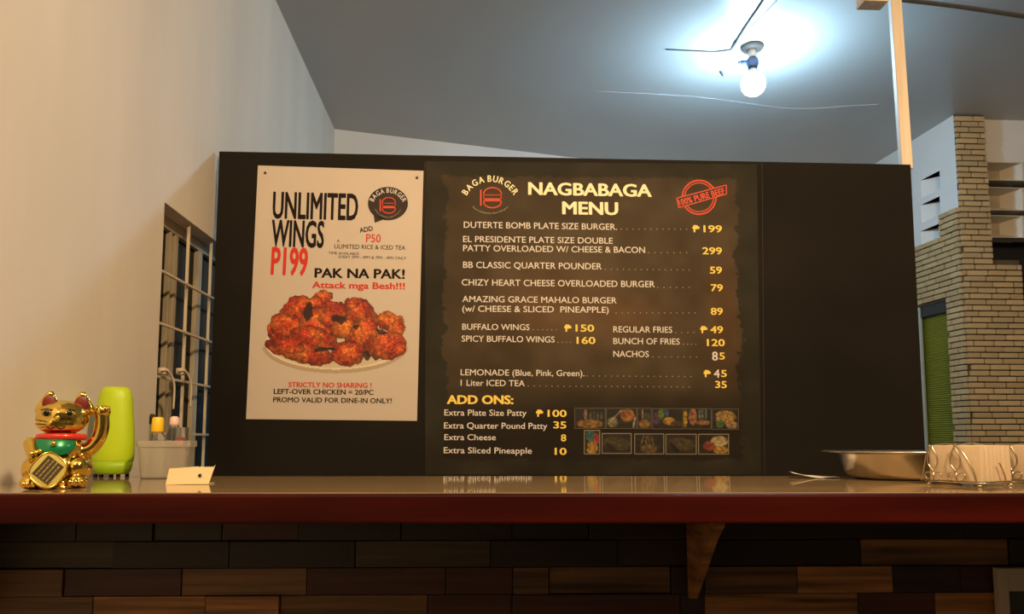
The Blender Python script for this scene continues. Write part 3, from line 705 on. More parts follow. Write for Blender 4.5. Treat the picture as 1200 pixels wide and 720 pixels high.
bm = BM(); cpt = (q0 + q1) / 2 + Vector((0, 0, 0.035)); box(bm, cpt + BN * -0.02, ((q1 - q0).length, 0.06, 0.062), Matrix.Rotation(by, 3, 'Z'), bev=0.002)
tag(wobj('wooden_crosspiece', bm, M['pine']), 'short pine crosspiece fixed to the top of the tall post', 'beam')
pl0 = bl + BU * 0.06 - BN * 0.036; pl1 = br - BU * 0.12 - BN * 0.036
for pl_, zz in ((pl0, tl.z - 0.04), (pl1, tr.z - 0.03)):
    b = BM(); slab(b, [Vector((pl_.x, pl_.y, 0)) + BU * x + BN * 0.018 + Vector((0, 0, z)) for x, z in ((-0.018, 0), (0.018, 0), (0.018, zz), (-0.018, zz))], BN, 0.036)
    wobj('rear_prop', b, M['pine'], bb)

# ================================================================== BAR COUNTER
ca_ = R(0.4); CU = Vector((math.cos(ca_), math.sin(ca_), 0)); CB = Vector((-math.sin(ca_), math.cos(ca_), 0)); CN = -CB
CT = 1.05
cn0 = atz(600, 578.3, CT); cf0 = atz(600, 558.3, CT)
NY, FY = cn0.y, cf0.y
depth = FY - NY
S0 = -0.915 - 0.0; S1 = 1.95
ctr = empty('bar_worktop', (0, NY, CT - 0.045), ca_, label='long bar worktop with glossy tan surface and dark red wooden edge', cat='worktop')
bm = BM()
# left end follows the wall
wl = lambda Y: -0.867 - 0.0454 * Y + 0.002
q = [(wl(NY + 0.012), 0.012), (S1, 0.012), (S1, depth), (wl(FY), depth)]
top = [bm.verts.new((x, y, 0.045)) for x, y in q]; bot = [bm.verts.new((x, y, 0.018)) for x, y in q]
bm.faces.new(top); bm.faces.new(bot)
for k_ in range(4): bm.faces.new((top[k_], top[(k_ + 1) % 4], bot[(k_ + 1) % 4], bot[k_]))
bmesh.ops.bevel(bm, geom=list(bm.edges), offset=0.0015, segments=2, affect='EDGES')
obj('worktop_slab', bm, M['top'], ctr)
bm = BM(); x0 = wl(NY); box(bm, ((x0 + S1) / 2, 0.0, 0.0225), (S1 - x0, 0.024, 0.0435), bev=0.004); obj('edge_board', bm, M['red_edge'], ctr)
# front of the bar
ka = R(1.4); KU = Vector((math.cos(ka), math.sin(ka), 0)); KN = Vector((math.sin(ka), -math.cos(ka), 0)); KP = Vector((0, 1.40, 0))
def onk(px, py, off=0.0): p = hit(px, py, KP + KN * off, KN); return (p - KP).dot(KU), p.z
bar = empty('bar_counter', (0, 0, 0), label='dark bar front clad in mixed reclaimed wood blocks', cat='bar')
klx = -0.925
bm = BM(); slab(bm, [KP + KU * s - KN * 0.011 + Vector((0, 0, z)) for s, z in ((klx, 0), (S1 - 0.02, 0), (S1 - 0.02, CT - 0.032), (klx, CT - 0.032))], KN, 0.16)
obj('bar_carcass', bm, M['wood_dark'], bar)
# carcass reaches the underside of the slab through a rail
bm = BM(); box(bm, (0.52, 1.47, CT - 0.031), (S1 - klx - 0.05, 0.1, 0.008)); obj('support_rail', bm, M['wood_dark'], bar)
zr = [CT - 0.034] + [onk(600, y)[1] for y in (633, 664.5, 696.5, 729)]
hrow = zr[3] - zr[4]
rows = [  # upper rows get the darkest planks, putting the overhang's shade into colour
 [(-60, 90, 'd'), (90, 180, 'd'), (180, 260, 'd'), (260, 350, 'm'), (350, 470, 'd'), (470, 600, 'd'), (600, 690, 'd'), (690, 960, 'd'), (960, 1130, 'd'), (1130, 1290, 'd')],
 [(-60, 134, 'o'), (134, 270, 'd'), (270, 417, 'd'), (417, 575, 'o'), (575, 723, 'd'), (723, 815, 'd'), (815, 1008, 'd'), (1008, 1180, 't'), (1180, 1330, 'd')],
 [(-60, 78, 't'), (78, 215, 'm'), (215, 361, 't'), (361, 523, 'm'), (523, 601, 'm'), (601, 643, 't'), (643, 785, 't'), (785, 824, 'd'), (824, 932, 't'), (932, 1043, 'l'), (1043, 1122, 'd'), (1122, 1210, 'm'), (1210, 1340, 't')],
 [(-60, 113, 't'), (113, 244, 'l'), (244, 330, 'l'), (330, 502, 't'), (502, 600, 'm'), (600, 795, 'm'), (795, 824, 'd'), (824, 1003, 'l'), (1003, 1092, 'm'), (1092, 1210, 'l'), (1210, 1340, 'm')]]
def plank(s0, s1, z0, z1, k_, proud):
    bm = BM(); t = 0.012 + proud
    box(bm, ((s0 + s1) / 2, 0, (z0 + z1) / 2), (s1 - s0 - 0.0015, t, z1 - z0 - 0.0015), bev=0.0012)
    p = KP + KN * (t / 2 - 0.011)
    o = obj('plank', bm, PK[k_], bar); o.location = p; o.rotation_euler = (0, 0, ka)
for ri, rw in enumerate(rows):
    zm = (zr[ri] + zr[ri + 1]) / 2
    for x0, x1, k_ in rw:
        s0, _ = onk(x0, 650); s1, _ = onk(x1, 650)
        if s1 < klx: continue
        plank(max(s0, klx), min(s1, S1 - 0.02), zr[ri + 1], zr[ri], k_, random.uniform(0, 0.007))
z = zr[4]
while z > 0.12:
    s = klx
    while s < S1 - 0.05:
        ln = random.uniform(0.12, 0.3); plank(s, min(s + ln, S1 - 0.02), z - hrow, z, random.choice('tlmdomd'), random.uniform(0, 0.007)); s += ln
    z -= hrow
# triangular bracket under the worktop
sB, _ = onk(807, 650); yF = NY + 0.014
bm = BM(); th = 0.014; zb1 = onk(803, 698)[1]
ybk = 1.40 - 0.018 + sB * math.sin(ka)
P_ = [(ybk, CT - 0.0275), (yF, CT - 0.0275), (yF, CT - 0.05), (ybk - 0.16, CT - 0.075), (ybk - 0.012, zb1), (ybk, zb1)]
va = [bm.verts.new((sB - th / 2, y, z)) for y, z in P_]; vb = [bm.verts.new((sB + th / 2, y, z)) for y, z in P_]
bm.faces.new(va); bm.faces.new(vb[::-1])
for k_ in range(6): bm.faces.new((va[k_], vb[k_], vb[(k_ + 1) % 6], va[(k_ + 1) % 6]))
obj('support_bracket', bm, PK['l'], bar)  # lighter plank tone paints in the light on its face

# small framed slate on the bar front
s0, z1 = onk(1167, 666, 0.02); sgn = KP + KU * (s0 + 0.09) + KN * 0.0
fr = empty('framed_sign', (KP + KU * (s0 + 0.09)).to_tuple()[:2] + (z1 - 0.14,), ka, label='small cream framed dark panel on the bar front at the right', cat='sign')
fw = 0.018
for (x, z, sx, sz) in ((-0.09 + fw / 2, 0.07, fw, 0.14), (0.09 - fw / 2, 0.07, fw, 0.14)):
    bm = BM(); box(bm, (x, -0.018, z), (sx, 0.016, sz), bev=0.0015); obj('frame_rail', bm, M['frame_sign'], fr)
for z, sz in ((0.14 - 0.02, 0.04), (0.01, 0.02)):
    bm = BM(); box(bm, (0, -0.018, z), (0.18 - 2 * fw, 0.0155, sz), bev=0.001); obj('frame_rail', bm, M['frame_sign'], fr)
bm = BM(); box(bm, (0, -0.0145, 0.06), (0.18 - 2 * fw, 0.006, 0.08)); obj('dark_panel', bm, M['slate'], fr)

# ================================================================== LUCKY CAT
K = 0.00136
cpos = atz(68, 573.5, CT)
cat_ = empty('lucky_cat', (cpos.x * (cpos.y + 0.03) / cpos.y, cpos.y + 0.03, CT), R(27), label='shiny gold beckoning cat figurine with green bib at the left end of the bar', cat='figurine')
cat_.scale = (0.90, 0.93, 1.0)
def cx(px, py, y=0.0): return Vector(((px - 68) * K, y * K, (573.5 - py) * K))
bm = BM()
def E(px, py, y, rx, ry, rz, rot=None): ell(bm, cx(px, py, y), (rx * K, ry * K, rz * K), rot)
E(67, 566, 0, 36, 26, 7); E(66, 548, 0, 33, 26, 24); E(67, 527, 2, 30, 21, 22); E(66, 512, 2, 22, 17, 12)
E(90, 549, -8, 19, 19, 17); E(42, 550, -8, 18, 18, 18)          # haunches
E(90, 564, -20, 15, 10, 8.5); E(36, 565, -20, 12, 10, 8.5)      # feet
for dx in (-7, 0, 7): E(90 + dx, 566, -28, 4.2, 4.2, 5); E(36 + dx * 0.8, 567, -28, 3.6, 4.0, 4.6)
E(69, 487, 0, 33, 26, 22); E(68, 494, -5, 31, 21, 14)         # head
E(64, 493, -20, 13, 6, 8); E(58, 495, -21, 7, 5, 5); E(71, 495, -21, 7, 5, 5); E(64, 489, -26, 2.6, 2.2, 2.2)
# left arm holding the coin
for t in np.linspace(0, 1, 7): E(34 + 5 * t, 520 + 14 * t, -4 - 17 * t, 9.5 - 2 * t, 9, 9)
for dx, dy in ((0, 0), (5, -1), (10, -3)): E(37 + dx, 531 + dy, -27, 3.4, 4, 3.6)
# ears
for sx, ex_, bx_ in ((-1, 53, 52), (1, 91.5, 90)):
    for t in np.linspace(0, 1, 9): E((53.5 if sx < 0 else 90) + sx * (3 - 2 * t), 479 - 20 * t, 3, 16 - 10 * t ** 1.5, 6.5 - 2 * t, 5.5)
# raised right arm
arm = spline([(90, 530, 2), (104, 525, 0), (114, 512, -2), (117.5, 497, -3), (117, 484, -4), (117, 479, -4)], 6)
for i, p in enumerate(arm):
    t = i / (len(arm) - 1); E(p[0], p[1], p[2], 10 - 0.8 * t, 9.6 - 0.8 * t, 9.6 - 0.8 * t)
E(117, 479, -5, 11, 9.5, 7.5)
for dx in (-7.5, -2.5, 2.5, 7.5): E(117 + dx, 475, -10, 2.6, 4, 4)
me = bpy.data.meshes.new('tmp'); bm.to_mesh(me); bm.free()
tmp = bpy.data.objects.new('tmp', me); COL.objects.link(tmp)
rm = tmp.modifiers.new('r', 'REMESH'); rm.mode = 'VOXEL'; rm.voxel_size = 0.0010; rm.use_smooth_shade = True
s_ = tmp.modifiers.new('s', 'SMOOTH'); s_.factor = 0.6; s_.iterations = 5
dg = bpy.context.evaluated_depsgraph_get(); dg.update()
bme = bpy.data.meshes.new_from_object(tmp.evaluated_get(dg)); bme.name = 'cat_body'
bpy.data.objects.remove(tmp); bpy.data.meshes.remove(me)
link('cat_body', bme, M['gold'], cat_, True)
def cobj(name, bm, m, smooth=True): return obj(name, bm, m, cat_, smooth)
bm = BM(); lathe(bm, [(0, 0), (31, 0), (32, 1), (32, 3), (30, 4), (0, 4)], 40, sx=K * 1.08, sy=K * 0.8)
for v in bm.verts: v.co.z *= K
cobj('base_plate', bm, M['gold'])
for ex_, s in ((53, -1), (91, 1)):   # dark red ear linings
    bm = BM(); ex2 = 53.5 if s < 0 else 90; ell(bm, cx(ex2 + s * 1.2, 469.5, -2.4), (8.8 * K, 2.4 * K, 10.5 * K)); cobj('ear_lining', bm, M['ear'])
for px in (51, 77.5):
    bm = BM(); ell(bm, cx(px, 482, -23 if px < 60 else -22), (6.4 * K, 2.4 * K, 4.2 * K)); e_ = cobj('eye', bm, M['gold_mid'])
    bm = BM(); ell(bm, cx(px, 482, -24.6 if px < 60 else -23.6), (3.9 * K, 2.0 * K, 3.9 * K)); obj('pupil', bm, M['eye'], e_, True)
    bm = BM(); tube(bm, [cx(px + x, 476.6 + abs(x) * 0.25, -22.6 + abs(x) * 0.12) for x in (-7, -3.5, 0, 3.5, 7)], 0.7 * K, 6); cobj('eyebrow', bm, M['gold_dark'])
for s in (-1, 1):
    for k_ in range(2):
        bm = BM(); tube(bm, [cx(63 + s * 12, 492 + k_ * 4, -23.5), cx(63 + s * 19, 491 + k_ * 5, -20.5), cx(63 + s * 25, 490 + k_ * 5, -13.5)], 0.5 * K, 5); cobj('whisker', bm, M['gold_dark'])
bm = BM(); tube(bm, spline([cx(52, 498, -26.0), cx(57, 501, -27.3), (cx(63, 498.5, -28.3)), cx(69, 501, -27.3), cx(74, 498, -26.0)], 6), 0.9 * K, 6); cobj('mouth', bm, M['eye'])
bm = BM(); ring = [cx(69 + 27.5 * math.cos(a), 511 + 0.6 * math.sin(a), 0 + 21.5 * math.sin(a)) for a in np.linspace(0, 2 * math.pi, 41)[:-1]]
tube(bm, ring, 4.1 * K, 10, closed=True); cobj('collar', bm, M['collar'])
# bib: curved shield over the chest
bm = BM(); G_ = []
for j in range(9):
    v = j / 8; row_ = []
    hw = 24 * math.sqrt(max(0.0, 1 - v ** 2.2)) + 0.5
    for i in range(17):
        u = -1 + 2 * i / 16; x = u * hw
        row_.append(bm.verts.new(cx(64 + x, 513.5 + v * 21, -(24.5 + 4.5 * math.sin(v * math.pi * 0.8)) + 0.016 * x * x)))
    G_.append(row_)
for j in range(8):
    for i in range(16): bm.faces.new((G_[j][i], G_[j][i + 1], G_[j + 1][i + 1], G_[j + 1][i]))
ex = bmesh.ops.extrude_face_region(bm, geom=list(bm.faces)); bmesh.ops.translate(bm, verts=[g for g in ex['geom'] if isinstance(g, bmesh.types.BMVert)], vec=(0, 6 * K, 0))
cobj('bib', bm, M['bib'])
bm = BM(); ell(bm, cx(61.5, 518.5, -30), (3.6 * K, 3.6 * K, 3.6 * K)); cobj('bell', bm, M['gold'])
# koban coin, leaning on the belly
CR = Matrix.Rotation(R(-14), 3, 'X') @ Matrix.Rotation(R(38), 3, 'Y')
cc = cx(57.5, 551.0, -34)
def coinpts(r1, r2, n=28): return [(r1 * math.copysign(abs(math.cos(a)) ** 0.72, math.cos(a)), r2 * math.copysign(abs(math.sin(a)) ** 0.72, math.sin(a))) for a in np.linspace(0, 2 * math.pi, n + 1)[:-1]]
def coin(name, pts, y0, y1, m):
    bm = BM(); A = [bm.verts.new(cc + CR @ Vector((x * K, y0 * K, z * K))) for x, z in pts]; B = [bm.verts.new(cc + CR @ Vector((x * K, y1 * K, z * K))) for x, z in pts]
    bm.faces.new(A); bm.faces.new(B[::-1]); n = len(pts)
    for k_ in range(n): bm.faces.new((A[k_], B[k_], B[(k_ + 1) % n], A[(k_ + 1) % n]))
    return cobj(name, bm, m, False)
cn_ = coin('coin', coinpts(19.5, 20.5), -2.0, 3.5, M['gold_mid'])
bm = BM(); tube(bm, [cc + CR @ Vector((x * K, -2.0 * K, z * K)) for x, z in coinpts(18.9, 19.9, 40)], 1.2 * K, 6, closed=True); obj('coin_rim', bm, M['gold'], cn_, True)
bm = BM(); A = [(-11.5, -13.5), (11.5, -13.5), (11.5, 13.5), (-11.5, 13.5)]
slab(bm, [cc + CR @ Vector((x * K, -2.5 * K, z * K)) for x, z in A], CR @ Vector((0, -1, 0)), 0.6 * K); obj('coin_face', bm, M['gold_dark'], cn_)
bm = BM(); rr = random.Random(4)
for col_ in (-7.5, -2.5, 2.5, 7.5):
    z = -12
    while z < 11:
        h_ = rr.uniform(2, 5); box(bm, cc + CR @ Vector((col_ * K, -2.9 * K, (z + h_ / 2) * K)), (1.0 * K, 0.6 * K, h_ * K), CR); z += h_ + 1.2
obj('coin_engraving', bm, M['gold_mid'], cn_)
bm = BM(); tube(bm, [cc + CR @ Vector((x * K, -2.6 * K, z * K)) for x, z in A], 0.8 * K, 4, closed=True); obj('coin_border', bm, M['gold'], cn_)

# ================================================================== GREEN PLASTIC CONTAINER
gp = atz(131, 560.5, CT); GS = gp.y / F * 1.0
g = empty('green_container', (gp.x * (gp.y + 0.04) / gp.y, gp.y + 0.04, CT), 0, label='tall lime green plastic container with rounded shoulders, behind the gold cat', cat='container')
kk = (gp.y + 0.04) / F * 1.002
prof = [(0, 3.5), (19, 3.5), (21.5, 5), (24, 10), (25.2, 18.5), (25.6, 19), (26, 20), (26.1, 34), (25.6, 46), (24.5, 60), (22.6, 78), (21.2, 90), (19.8, 97), (17.6, 101.5), (14.5, 104), (13.2, 104.6), (12.4, 103.6), (0, 103.2)]
bm = BM(); lathe(bm, [(r * kk * .9, z * kk) for r, z in prof[4:]], 56, sy=0.72); obj('container_body', bm, M['green'], g, True)
bm = BM(); lathe(bm, [(r * kk * .9, z * kk) for r, z in prof[:5]] + [(0, 18.5 * kk)], 56, sy=0.72); obj('container_base', bm, M['green2'], g, True)
for x in (-20, -12, 2, 11, -5, 17):
    bm = BM(); box(bm, (x * kk * 0.85, -0.008 if x not in (-5, 17) else 0.012, 1.9 * kk), (3.4 * kk, 0.008, 3.8 * kk), bev=0.0008); obj('foot', bm, M['foot'], g)

# ================================================================== CLEAR TUB AND ITS CONTENTS
tp = atz(197, 559.8, CT); ty = 1.645; kt = ty / F
tub = empty('plastic_tub', ((198 - CX) / F * ty * 1.0, ty, CT), R(8), label='frosted clear plastic tub of small bottles beside the window end of the bar', cat='tub')
def sq(bm, hw, hd, zs, seg=8, rr_=0.12):
    rings = []
    for (a, d_, z) in zs:
        ring = []
        for k_ in range(40):
            t = 2 * math.pi * k_ / 40; c_, s_ = math.cos(t), math.sin(t); p_ = 0.36
            ring.append(bm.verts.new((a * math.copysign(abs(c_) ** p_, c_), d_ * math.copysign(abs(s_) ** p_, s_), z)))
        rings.append(ring)
    for A, B in zip(rings, rings[1:]):
        for k_ in range(40): bm.faces.new((A[k_], A[(k_ + 1) % 40], B[(k_ + 1) % 40], B[k_]))
    bm.faces.new(rings[0]); bm.faces.new(rings[-1]); return bm
hb, ht = 25 * kt, 29.5 * kt
bm = BM(); sq(bm, 0, 0, [(hb - .002, .030, 0.0), (hb, .032, .002), (ht - .002, .038, 36 * kt), (ht + .001, .040, 36 * kt), (ht + .001, .040, 43 * kt), (ht - .001, .038, 43 * kt), (ht - .004, .036, 35 * kt), (hb - .002, .030, .004)])
obj('tub_shell', bm, M['plastic'], tub, False)
bm = BM(); 
for dx in (-9, -4, 1, 6): box(bm, (dx * kt, -0.0335, 14 * kt), (1.6 * kt, 0.001, 8 * kt))
obj('embossed_ribs', bm, M['plastic'], tub)
def in_tub(px, y, name, label, cat, parts):
    e = empty(name, tub.location + Vector(((px - 198) * kt, y, 0.0045)), 0, label, cat)
    for (pn, prof_, m) in parts:
        bm = BM(); lathe(bm, [(r * kt, z * kt) for r, z in prof_], 24); obj(pn, bm, m, e, True)
    return e
in_tub(186, 0.0, 'small_bottle', 'small clear bottle with a bright yellow cap standing in the plastic tub', 'bottle',
       [('bottle_body', [(0, 0), (8, 0), (8.5, 2), (8.5, 42), (6, 50), (0, 50)], M['clear']), ('cap', [(0, 50), (6.6, 50), (7, 52), (6.4, 66), (5, 68), (0, 68)], M['yellow'])])
in_tub(204, 0.006, 'small_jar', 'small jar with a pale pink lid standing in the plastic tub', 'jar',
       [('jar_body', [(0, 0), (7.5, 0), (8, 2), (8, 48), (5, 58), (0, 58)], M['clear']), ('lid', [(0, 58), (5, 58), (5.6, 60), (5, 67), (3, 69), (0, 69)], M['pink'])])
in_tub(215, -0.008, 'glass_cup', 'small clear cup holding dark red and grey bits in the plastic tub', 'cup',
       [('cup_body', [(0, 0), (7, 0), (9, 56), (8.4, 56), (6.4, 2), (0, 2)], M['clear']), ('contents', [(0, 2.2), (6.2, 2.4), (7.2, 40), (0, 44)], M['redp'])])
in_tub(176.5, 0.010, 'marker', 'thin dark marker pen leaning at the left inside the plastic tub', 'pen',
       [('barrel', [(0, 0), (3, 0), (3, 60), (0, 60)], M['grey']), ('pen_cap', [(0, 60), (3.2, 60), (3.2, 70), (2, 72), (0, 72)], M['eye'])])

# ================================================================== CREAM CARD WITH TORN TOP
cq = atz(220, 568.3, CT)
card = empty('cream_card', (cq.x, cq.y, CT), R(4), label='small cream card with serrated top edge and a hole, lying in front of the tub', cat='card')
kc = cq.y / F
bm = BM(); topp = [(28, 22.6)] + [(26 - i * 1.6, 19.6 + (1.1 if i % 2 else 0)) for i in range(12)] + [(-24, 18.3)]
outl = [(-25, 0), (23.5, 0.6)] + topp
n = len(outl); lean = 0.35
hole = [(12.5 + 2.4 * math.cos(t), 10 + 2.2 * math.sin(t)) for t in np.linspace(0, 2 * math.pi, 17)[:-1]]
fr_ = [bm.verts.new((x * kc, z * kc * lean, z * kc)) for x, z in outl]; bk_ = [bm.verts.new((x * kc, z * kc * lean + 0.0015, z * kc)) for x, z in outl]
hf = [bm.verts.new((x * kc, z * kc * lean, z * kc)) for x, z in hole]; hb_ = [bm.verts.new((x * kc, z * kc * lean + 0.0015, z * kc)) for x, z in hole]
for A, Hh in ((fr_, hf), (bk_, hb_)):
    es = [bm.edges.new((A[k_], A[(k_ + 1) % n])) for k_ in range(n)] + [bm.edges.new((Hh[k_], Hh[(k_ + 1) % 16])) for k_ in range(16)]
    bmesh.ops.triangle_fill(bm, edges=es, use_beauty=True)
for k_ in range(n): bm.faces.new((fr_[k_], bk_[k_], bk_[(k_ + 1) % n], fr_[(k_ + 1) % n]))
for k_ in range(16): bm.faces.new((hf[k_], hb_[k_], hb_[(k_ + 1) % 16], hf[(k_ + 1) % 16]))
obj('card_face', bm, M['card'], card)
bm = BM(); box(bm, (0, 0.016, 0.0012), (48 * kc, 0.032, 0.0012)); obj('folded_flap', bm, M['card'], card)
bm = BM(); tube(bm, [(x * kc, z * kc * lean - 0.0004, z * kc) for x, z in hole], 0.0006, 6, closed=True); obj('eyelet', bm, M['wire'], card, True)

# ================================================================== STEEL PAN, PAPER, NAPKIN HOLDERS
pp = Vector(((1053 - CX) / F * 1.61, 1.61, CT))
pan = empty('steel_pan', pp, 0, label='round shallow stainless steel pan with a wide flat rim on the bar', cat='pan')
pr = [(0, 0.001), (0.085, 0.0), (0.100, 0.004), (0.110, 0.012), (0.120, 0.050), (0.122, 0.0535), (0.153, 0.0560), (0.155, 0.0555), (0.1555, 0.0568), (0.154, 0.0578), (0.121, 0.0552), (0.118, 0.050), (0.108, 0.013), (0.098, 0.006), (0, 0.003)]
bm = BM(); lathe(bm, pr, 96); obj('pan_bowl', bm, M['steel'], pan, True)
bm = BM(); ell(bm, (-0.01, -0.1550, 0.0568), (0.006, 0.003, 0.0022)); obj('rim_rivet', bm, M['wire'], pan, True)
a = atz(950, 560.6, CT)
bm = BM(); Gp = []
for i in range(13):
    u = i / 12; r_ = []
    for j in range(5):
        v = j / 4; x = -0.045 + 0.10 * u; y = -0.035 + 0.06 * v; zz = 0.0012 + 0.010 * (1 - u) ** 3 + 0.001 * math.sin(u * 9 + v * 3) + 0.001
        r_.append(bm.verts.new((x + 0.015 * v, y, zz)))
    Gp.append(r_)
for i in range(12):
    for j in range(4): bm.faces.new((Gp[i][j], Gp[i + 1][j], Gp[i + 1][j + 1], Gp[i][j + 1]))
ex = bmesh.ops.extrude_face_region(bm, geom=list(bm.faces)); bmesh.ops.translate(bm, verts=[g_ for g_ in ex['geom'] if isinstance(g_, bmesh.types.BMVert)], vec=(0, 0, -0.0008))
po = obj('paper_sheet', bm, M['paper'], None, True); po.location = (a.x + 0.0, 1.655, CT)
tag(po, 'curled scrap of white paper lying left of the steel pan', 'paper')

HR = R(-60)
def holder_at(x, y):
    h = empty('napkin_holder', (x, y, CT), HR, label='x', cat='napkin holder', group='chrome wire napkin holders at the right of the bar')
    # local x along the front face (0 = near corner, negative to the left), y away from the camera
    W_, D_ = 0.098, 0.095; r0 = 0.0012
    bm = BM(); tube(bm, spline([(-W_, -0.004, .007), (0, -0.004, .007), (0.004, D_ / 2, .007), (0, D_ + 0.004, .007), (-W_, D_ + 0.004, .007), (-W_ - 0.004, D_ / 2, .007)], 6, True), r0, 6, closed=True)
    for t in (0.25, 0.5, 0.75): tube(bm, [(-W_ * t, -0.004, .007), (-W_ * t, D_ + 0.004, .007)], r0, 6)
    obj('wire_base', bm, M['wire'], h, True)
    for px_, py_ in ((-W_ + 0.005, 0), (-0.004, 0), (-W_ + 0.005, D_), (-0.004, D_)):
        bm = BM(); tube(bm, spline([(px_, py_, .0075), (px_ + 0.003, py_ - 0.004, .003), (px_, py_ - 0.007, .0022), (px_ - 0.003, py_ - 0.004, .003)], 5), 0.0014, 6); ell(bm, (px_, py_ - 0.006, 0.0022), (.0022, .0022, .0022), sub=2); obj('foot', bm, M['wire'], h, True)
    for yy in (-0.006, D_ + 0.006):
        bm = BM()
        for lx, s in ((-0.083, 1), (-0.042, 1)):
            tube(bm, [(lx, yy, .007), (lx, yy, .026)], r0, 6)
            tube(bm, spline([(lx, yy, .026), (lx - 0.009, yy, .038), (lx - 0.0085, yy, .052), (lx - 0.001, yy, .069)], 6), r0, 6)
            tube(bm, spline([(lx, yy, .026), (lx + 0.008, yy, .038), (lx + 0.0075, yy, .052), (lx - 0.001, yy, .069)], 6), r0, 6)
            for q_ in (-1, 1):
                tube(bm, spline([(lx, yy, .017), (lx + q_ * 0.008, yy, .023), (lx + q_ * 0.015, yy, .020), (lx + q_ * 0.013, yy, .012), (lx + q_ * 0.008, yy, .010)], 6), r0 * 0.9, 6)
        tube(bm, spline([(-0.044, yy, .071), (-0.030, yy, .060), (-0.018, yy, .040), (-0.011, yy, .022), (-0.008, yy, .007)], 6), r0 * 1.2, 6)
        tube(bm, spline([(-0.105, yy, .007), (-0.100, yy, .030), (-0.094, yy, .055), (-0.088, yy, .070)], 6), r0, 6)
        obj('leaf_scroll', bm, M['wire'], h, True)
    bm = BM(); tube(bm, spline([(0.006, D_ * 0.62, .007), (0.007, D_ * 0.55, .022), (0.006, D_ * 0.42, .042)], 6), r0 * 1.2, 6); obj('side_hook', bm, M['wire'], h, True)
    bm = BM(); tube(bm, spline([(-0.088, -0.006, .070), (-0.089, D_ / 2, .074), (-0.088, D_ + 0.006, .070)], 6), r0, 6)
    tube(bm, spline([(-0.043, -0.006, .070), (-0.044, D_ / 2, .0755), (-0.043, D_ + 0.006, .070)], 6), r0, 6); obj('top_wire', bm, M['wire'], h, True)
    return h
def napkins_at(x, y, label):
    e = empty('napkin_stack', (x, y, CT + 0.0084), HR, label, 'napkins', 'napkin stacks in the wire holders')
    n_ = 7; D_ = 0.093; dd = D_ / n_
    for i in range(n_):
        bm = BM(); rr__ = random.Random(i + int(x * 100)); w0, h_ = 0.092 + rr__.uniform(-.001, .0005), 0.0625 + rr__.uniform(-.0008, .0003)
        box(bm, (-0.047 + rr__.uniform(-.001, .001), dd * (i + 0.5), h_ / 2), (w0, dd * 0.985, h_), bev=0.0012); obj('napkin', bm, M['napkin'], e, True)
    return e
hx = (1145 - CX) / F * 1.32; hy = 1.315
h1 = holder_at(hx, hy); h1['label'] = 'chrome wire napkin holder with leaf scrolls beside the steel pan'
napkins_at(hx, hy, 'tan paper napkins stacked in the holder beside the steel pan')
h2 = h1.copy(); COL.objects.link(h2); h2.location = (hx + 0.155, hy + 0.02, CT)
for ch in list(h1.children):
    c_ = ch.copy(); COL.objects.link(c_); c_.parent = h2
h2['label'] = 'second chrome wire napkin holder, at the right edge of the photograph'
napkins_at(hx + 0.155, hy + 0.02, 'tan paper napkins in the second holder, at the right edge of the photograph')

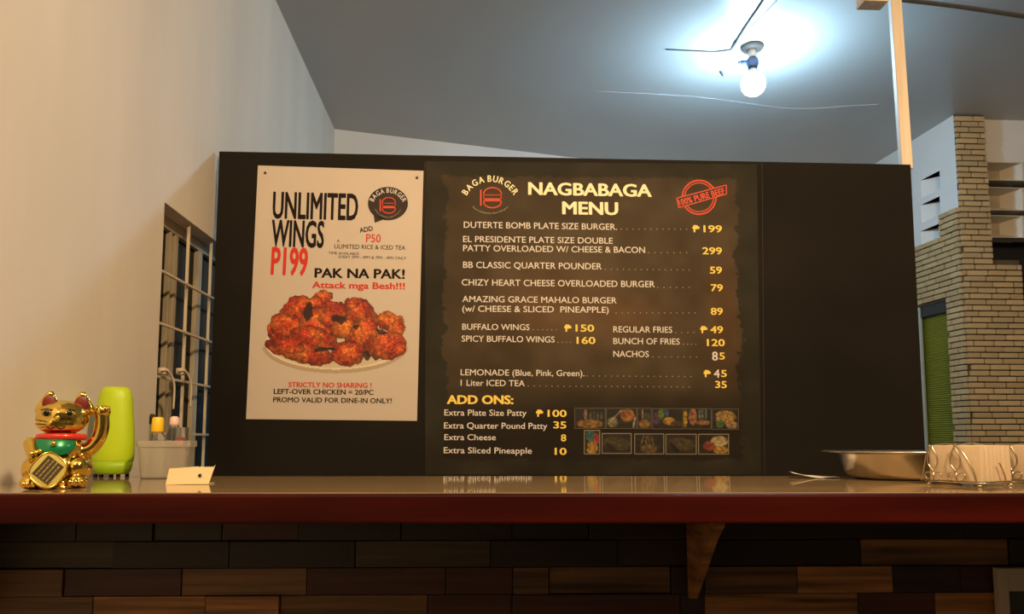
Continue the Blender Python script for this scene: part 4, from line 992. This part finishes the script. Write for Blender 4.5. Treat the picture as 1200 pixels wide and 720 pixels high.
# ================================================================== CEILING LIGHT AND CABLES
def onc(px, py, dz=0.0): return atz(px, py, CEIL - dz)
fx = onc(877, 57); fx = Vector((BULB_POS.x, BULB_POS.y, CEIL))
lt = empty('bulb_fixture', (fx.x, fx.y, CEIL), 0, label='bare lit bulb in a socket hanging from the grey ceiling', cat='ceiling lamp')
bm = BM(); lathe(bm, [(0, 0), (.052, 0), (.054, -.006), (.046, -.018), (.03, -.022), (0, -.022)], 40); obj('ceiling_plate', bm, M['rose'], lt, True)
bm = BM(); lathe(bm, [(0, -.022), (.02, -.022), (.019, -.05), (.017, -.056), (0, -.056)], 32); obj('porcelain_socket', bm, M['porcelain'], lt, True)
bm = BM(); lathe(bm, [(0, -.056), (.018, -.056), (.027, -.066), (.028, -.09), (.022, -.104), (.020, -.112), (0, -.112)], 32)
tube(bm, [(-.02, -.002, -.080), (-.056, -.004, -.082)], 0.010, 12); tube(bm, [(-.056, -.004, -.082), (-.07, -.005, -.083)], 0.006, 10); obj('socket_adapter', bm, M['adapter'], lt, True)
bm = BM(); lathe(bm, [(0, -.112), (.016, -.112), (.020, -.120), (.036, -.134), (.044, -.150), (0, -.150)], 40); obj('bulb_housing', bm, M['porcelain'], lt, True)
bm = BM(); lathe(bm, [(0, -.1505), (.044, -.1505), (.052, -.165), (.056, -.185), (.053, -.207), (.042, -.226), (.024, -.239), (0, -.243)], 40); obj('bulb', bm, M['bulb'], lt, True)
bm = BM(); tube(bm, [(-.07, -.005, -.083), (-.072, -.005, -.003)], 0.0016, 6); obj('pull_cord', bm, M['cable_w'], lt, True)
def cable(pts, r, m, label, name='ceiling_cable'):
    bm = BM(); tube(bm, spline([onc(x, y, d_) for x, y, d_ in pts], 8), r, 8); o = wobj(name, bm, m, None, True); return tag(o, label, 'cable')
cable([(905, -22, .006), (895, 0, .006), (876, 28, .006), (857.5, 57, .006)], 0.005, M['cable_d'], 'dark cable running up the ceiling past the bulb')
cable([(857.5, 58, .004), (840, 60.5, .004), (820, 60, .004), (780, 58, .004)], 0.003, M['cable_d'], 'grey cable leading left from the bulb along the ceiling')
cable([(930, -22, .005), (912, 0, .005), (880, 33, .006), (857, 66, .05), (849, 80, .09)], 0.0022, M['cable_w'], 'thin pale cable ending in a small black plug by the bulb')
p = onc(846, 86, .105); bm = BM(); box(bm, p, (.010, .012, .030), Matrix.Rotation(R(-35), 3, 'Y'), bev=0.002)
q = onc(849, 80, .09)
wobj('cable_plug', bm, M['cable_d'])
tag(bpy.data.objects['cable_plug'], 'small black plug dangling on the pale cable left of the bulb', 'plug')
cable([(700, 107, .003), (820, 114, .003), (925, 127, .003), (1000, 124, .003), (1030, 122, .003)], 0.0009, M['cable_w'], 'faint thin wire stretched across the ceiling below the bulb')
cable([(1052, 1, .004), (1120, 9, .004), (1200, 21, .004), (1260, 31, .004)], 0.004, M['cable_d'], 'dark cable crossing the ceiling at the top right corner')
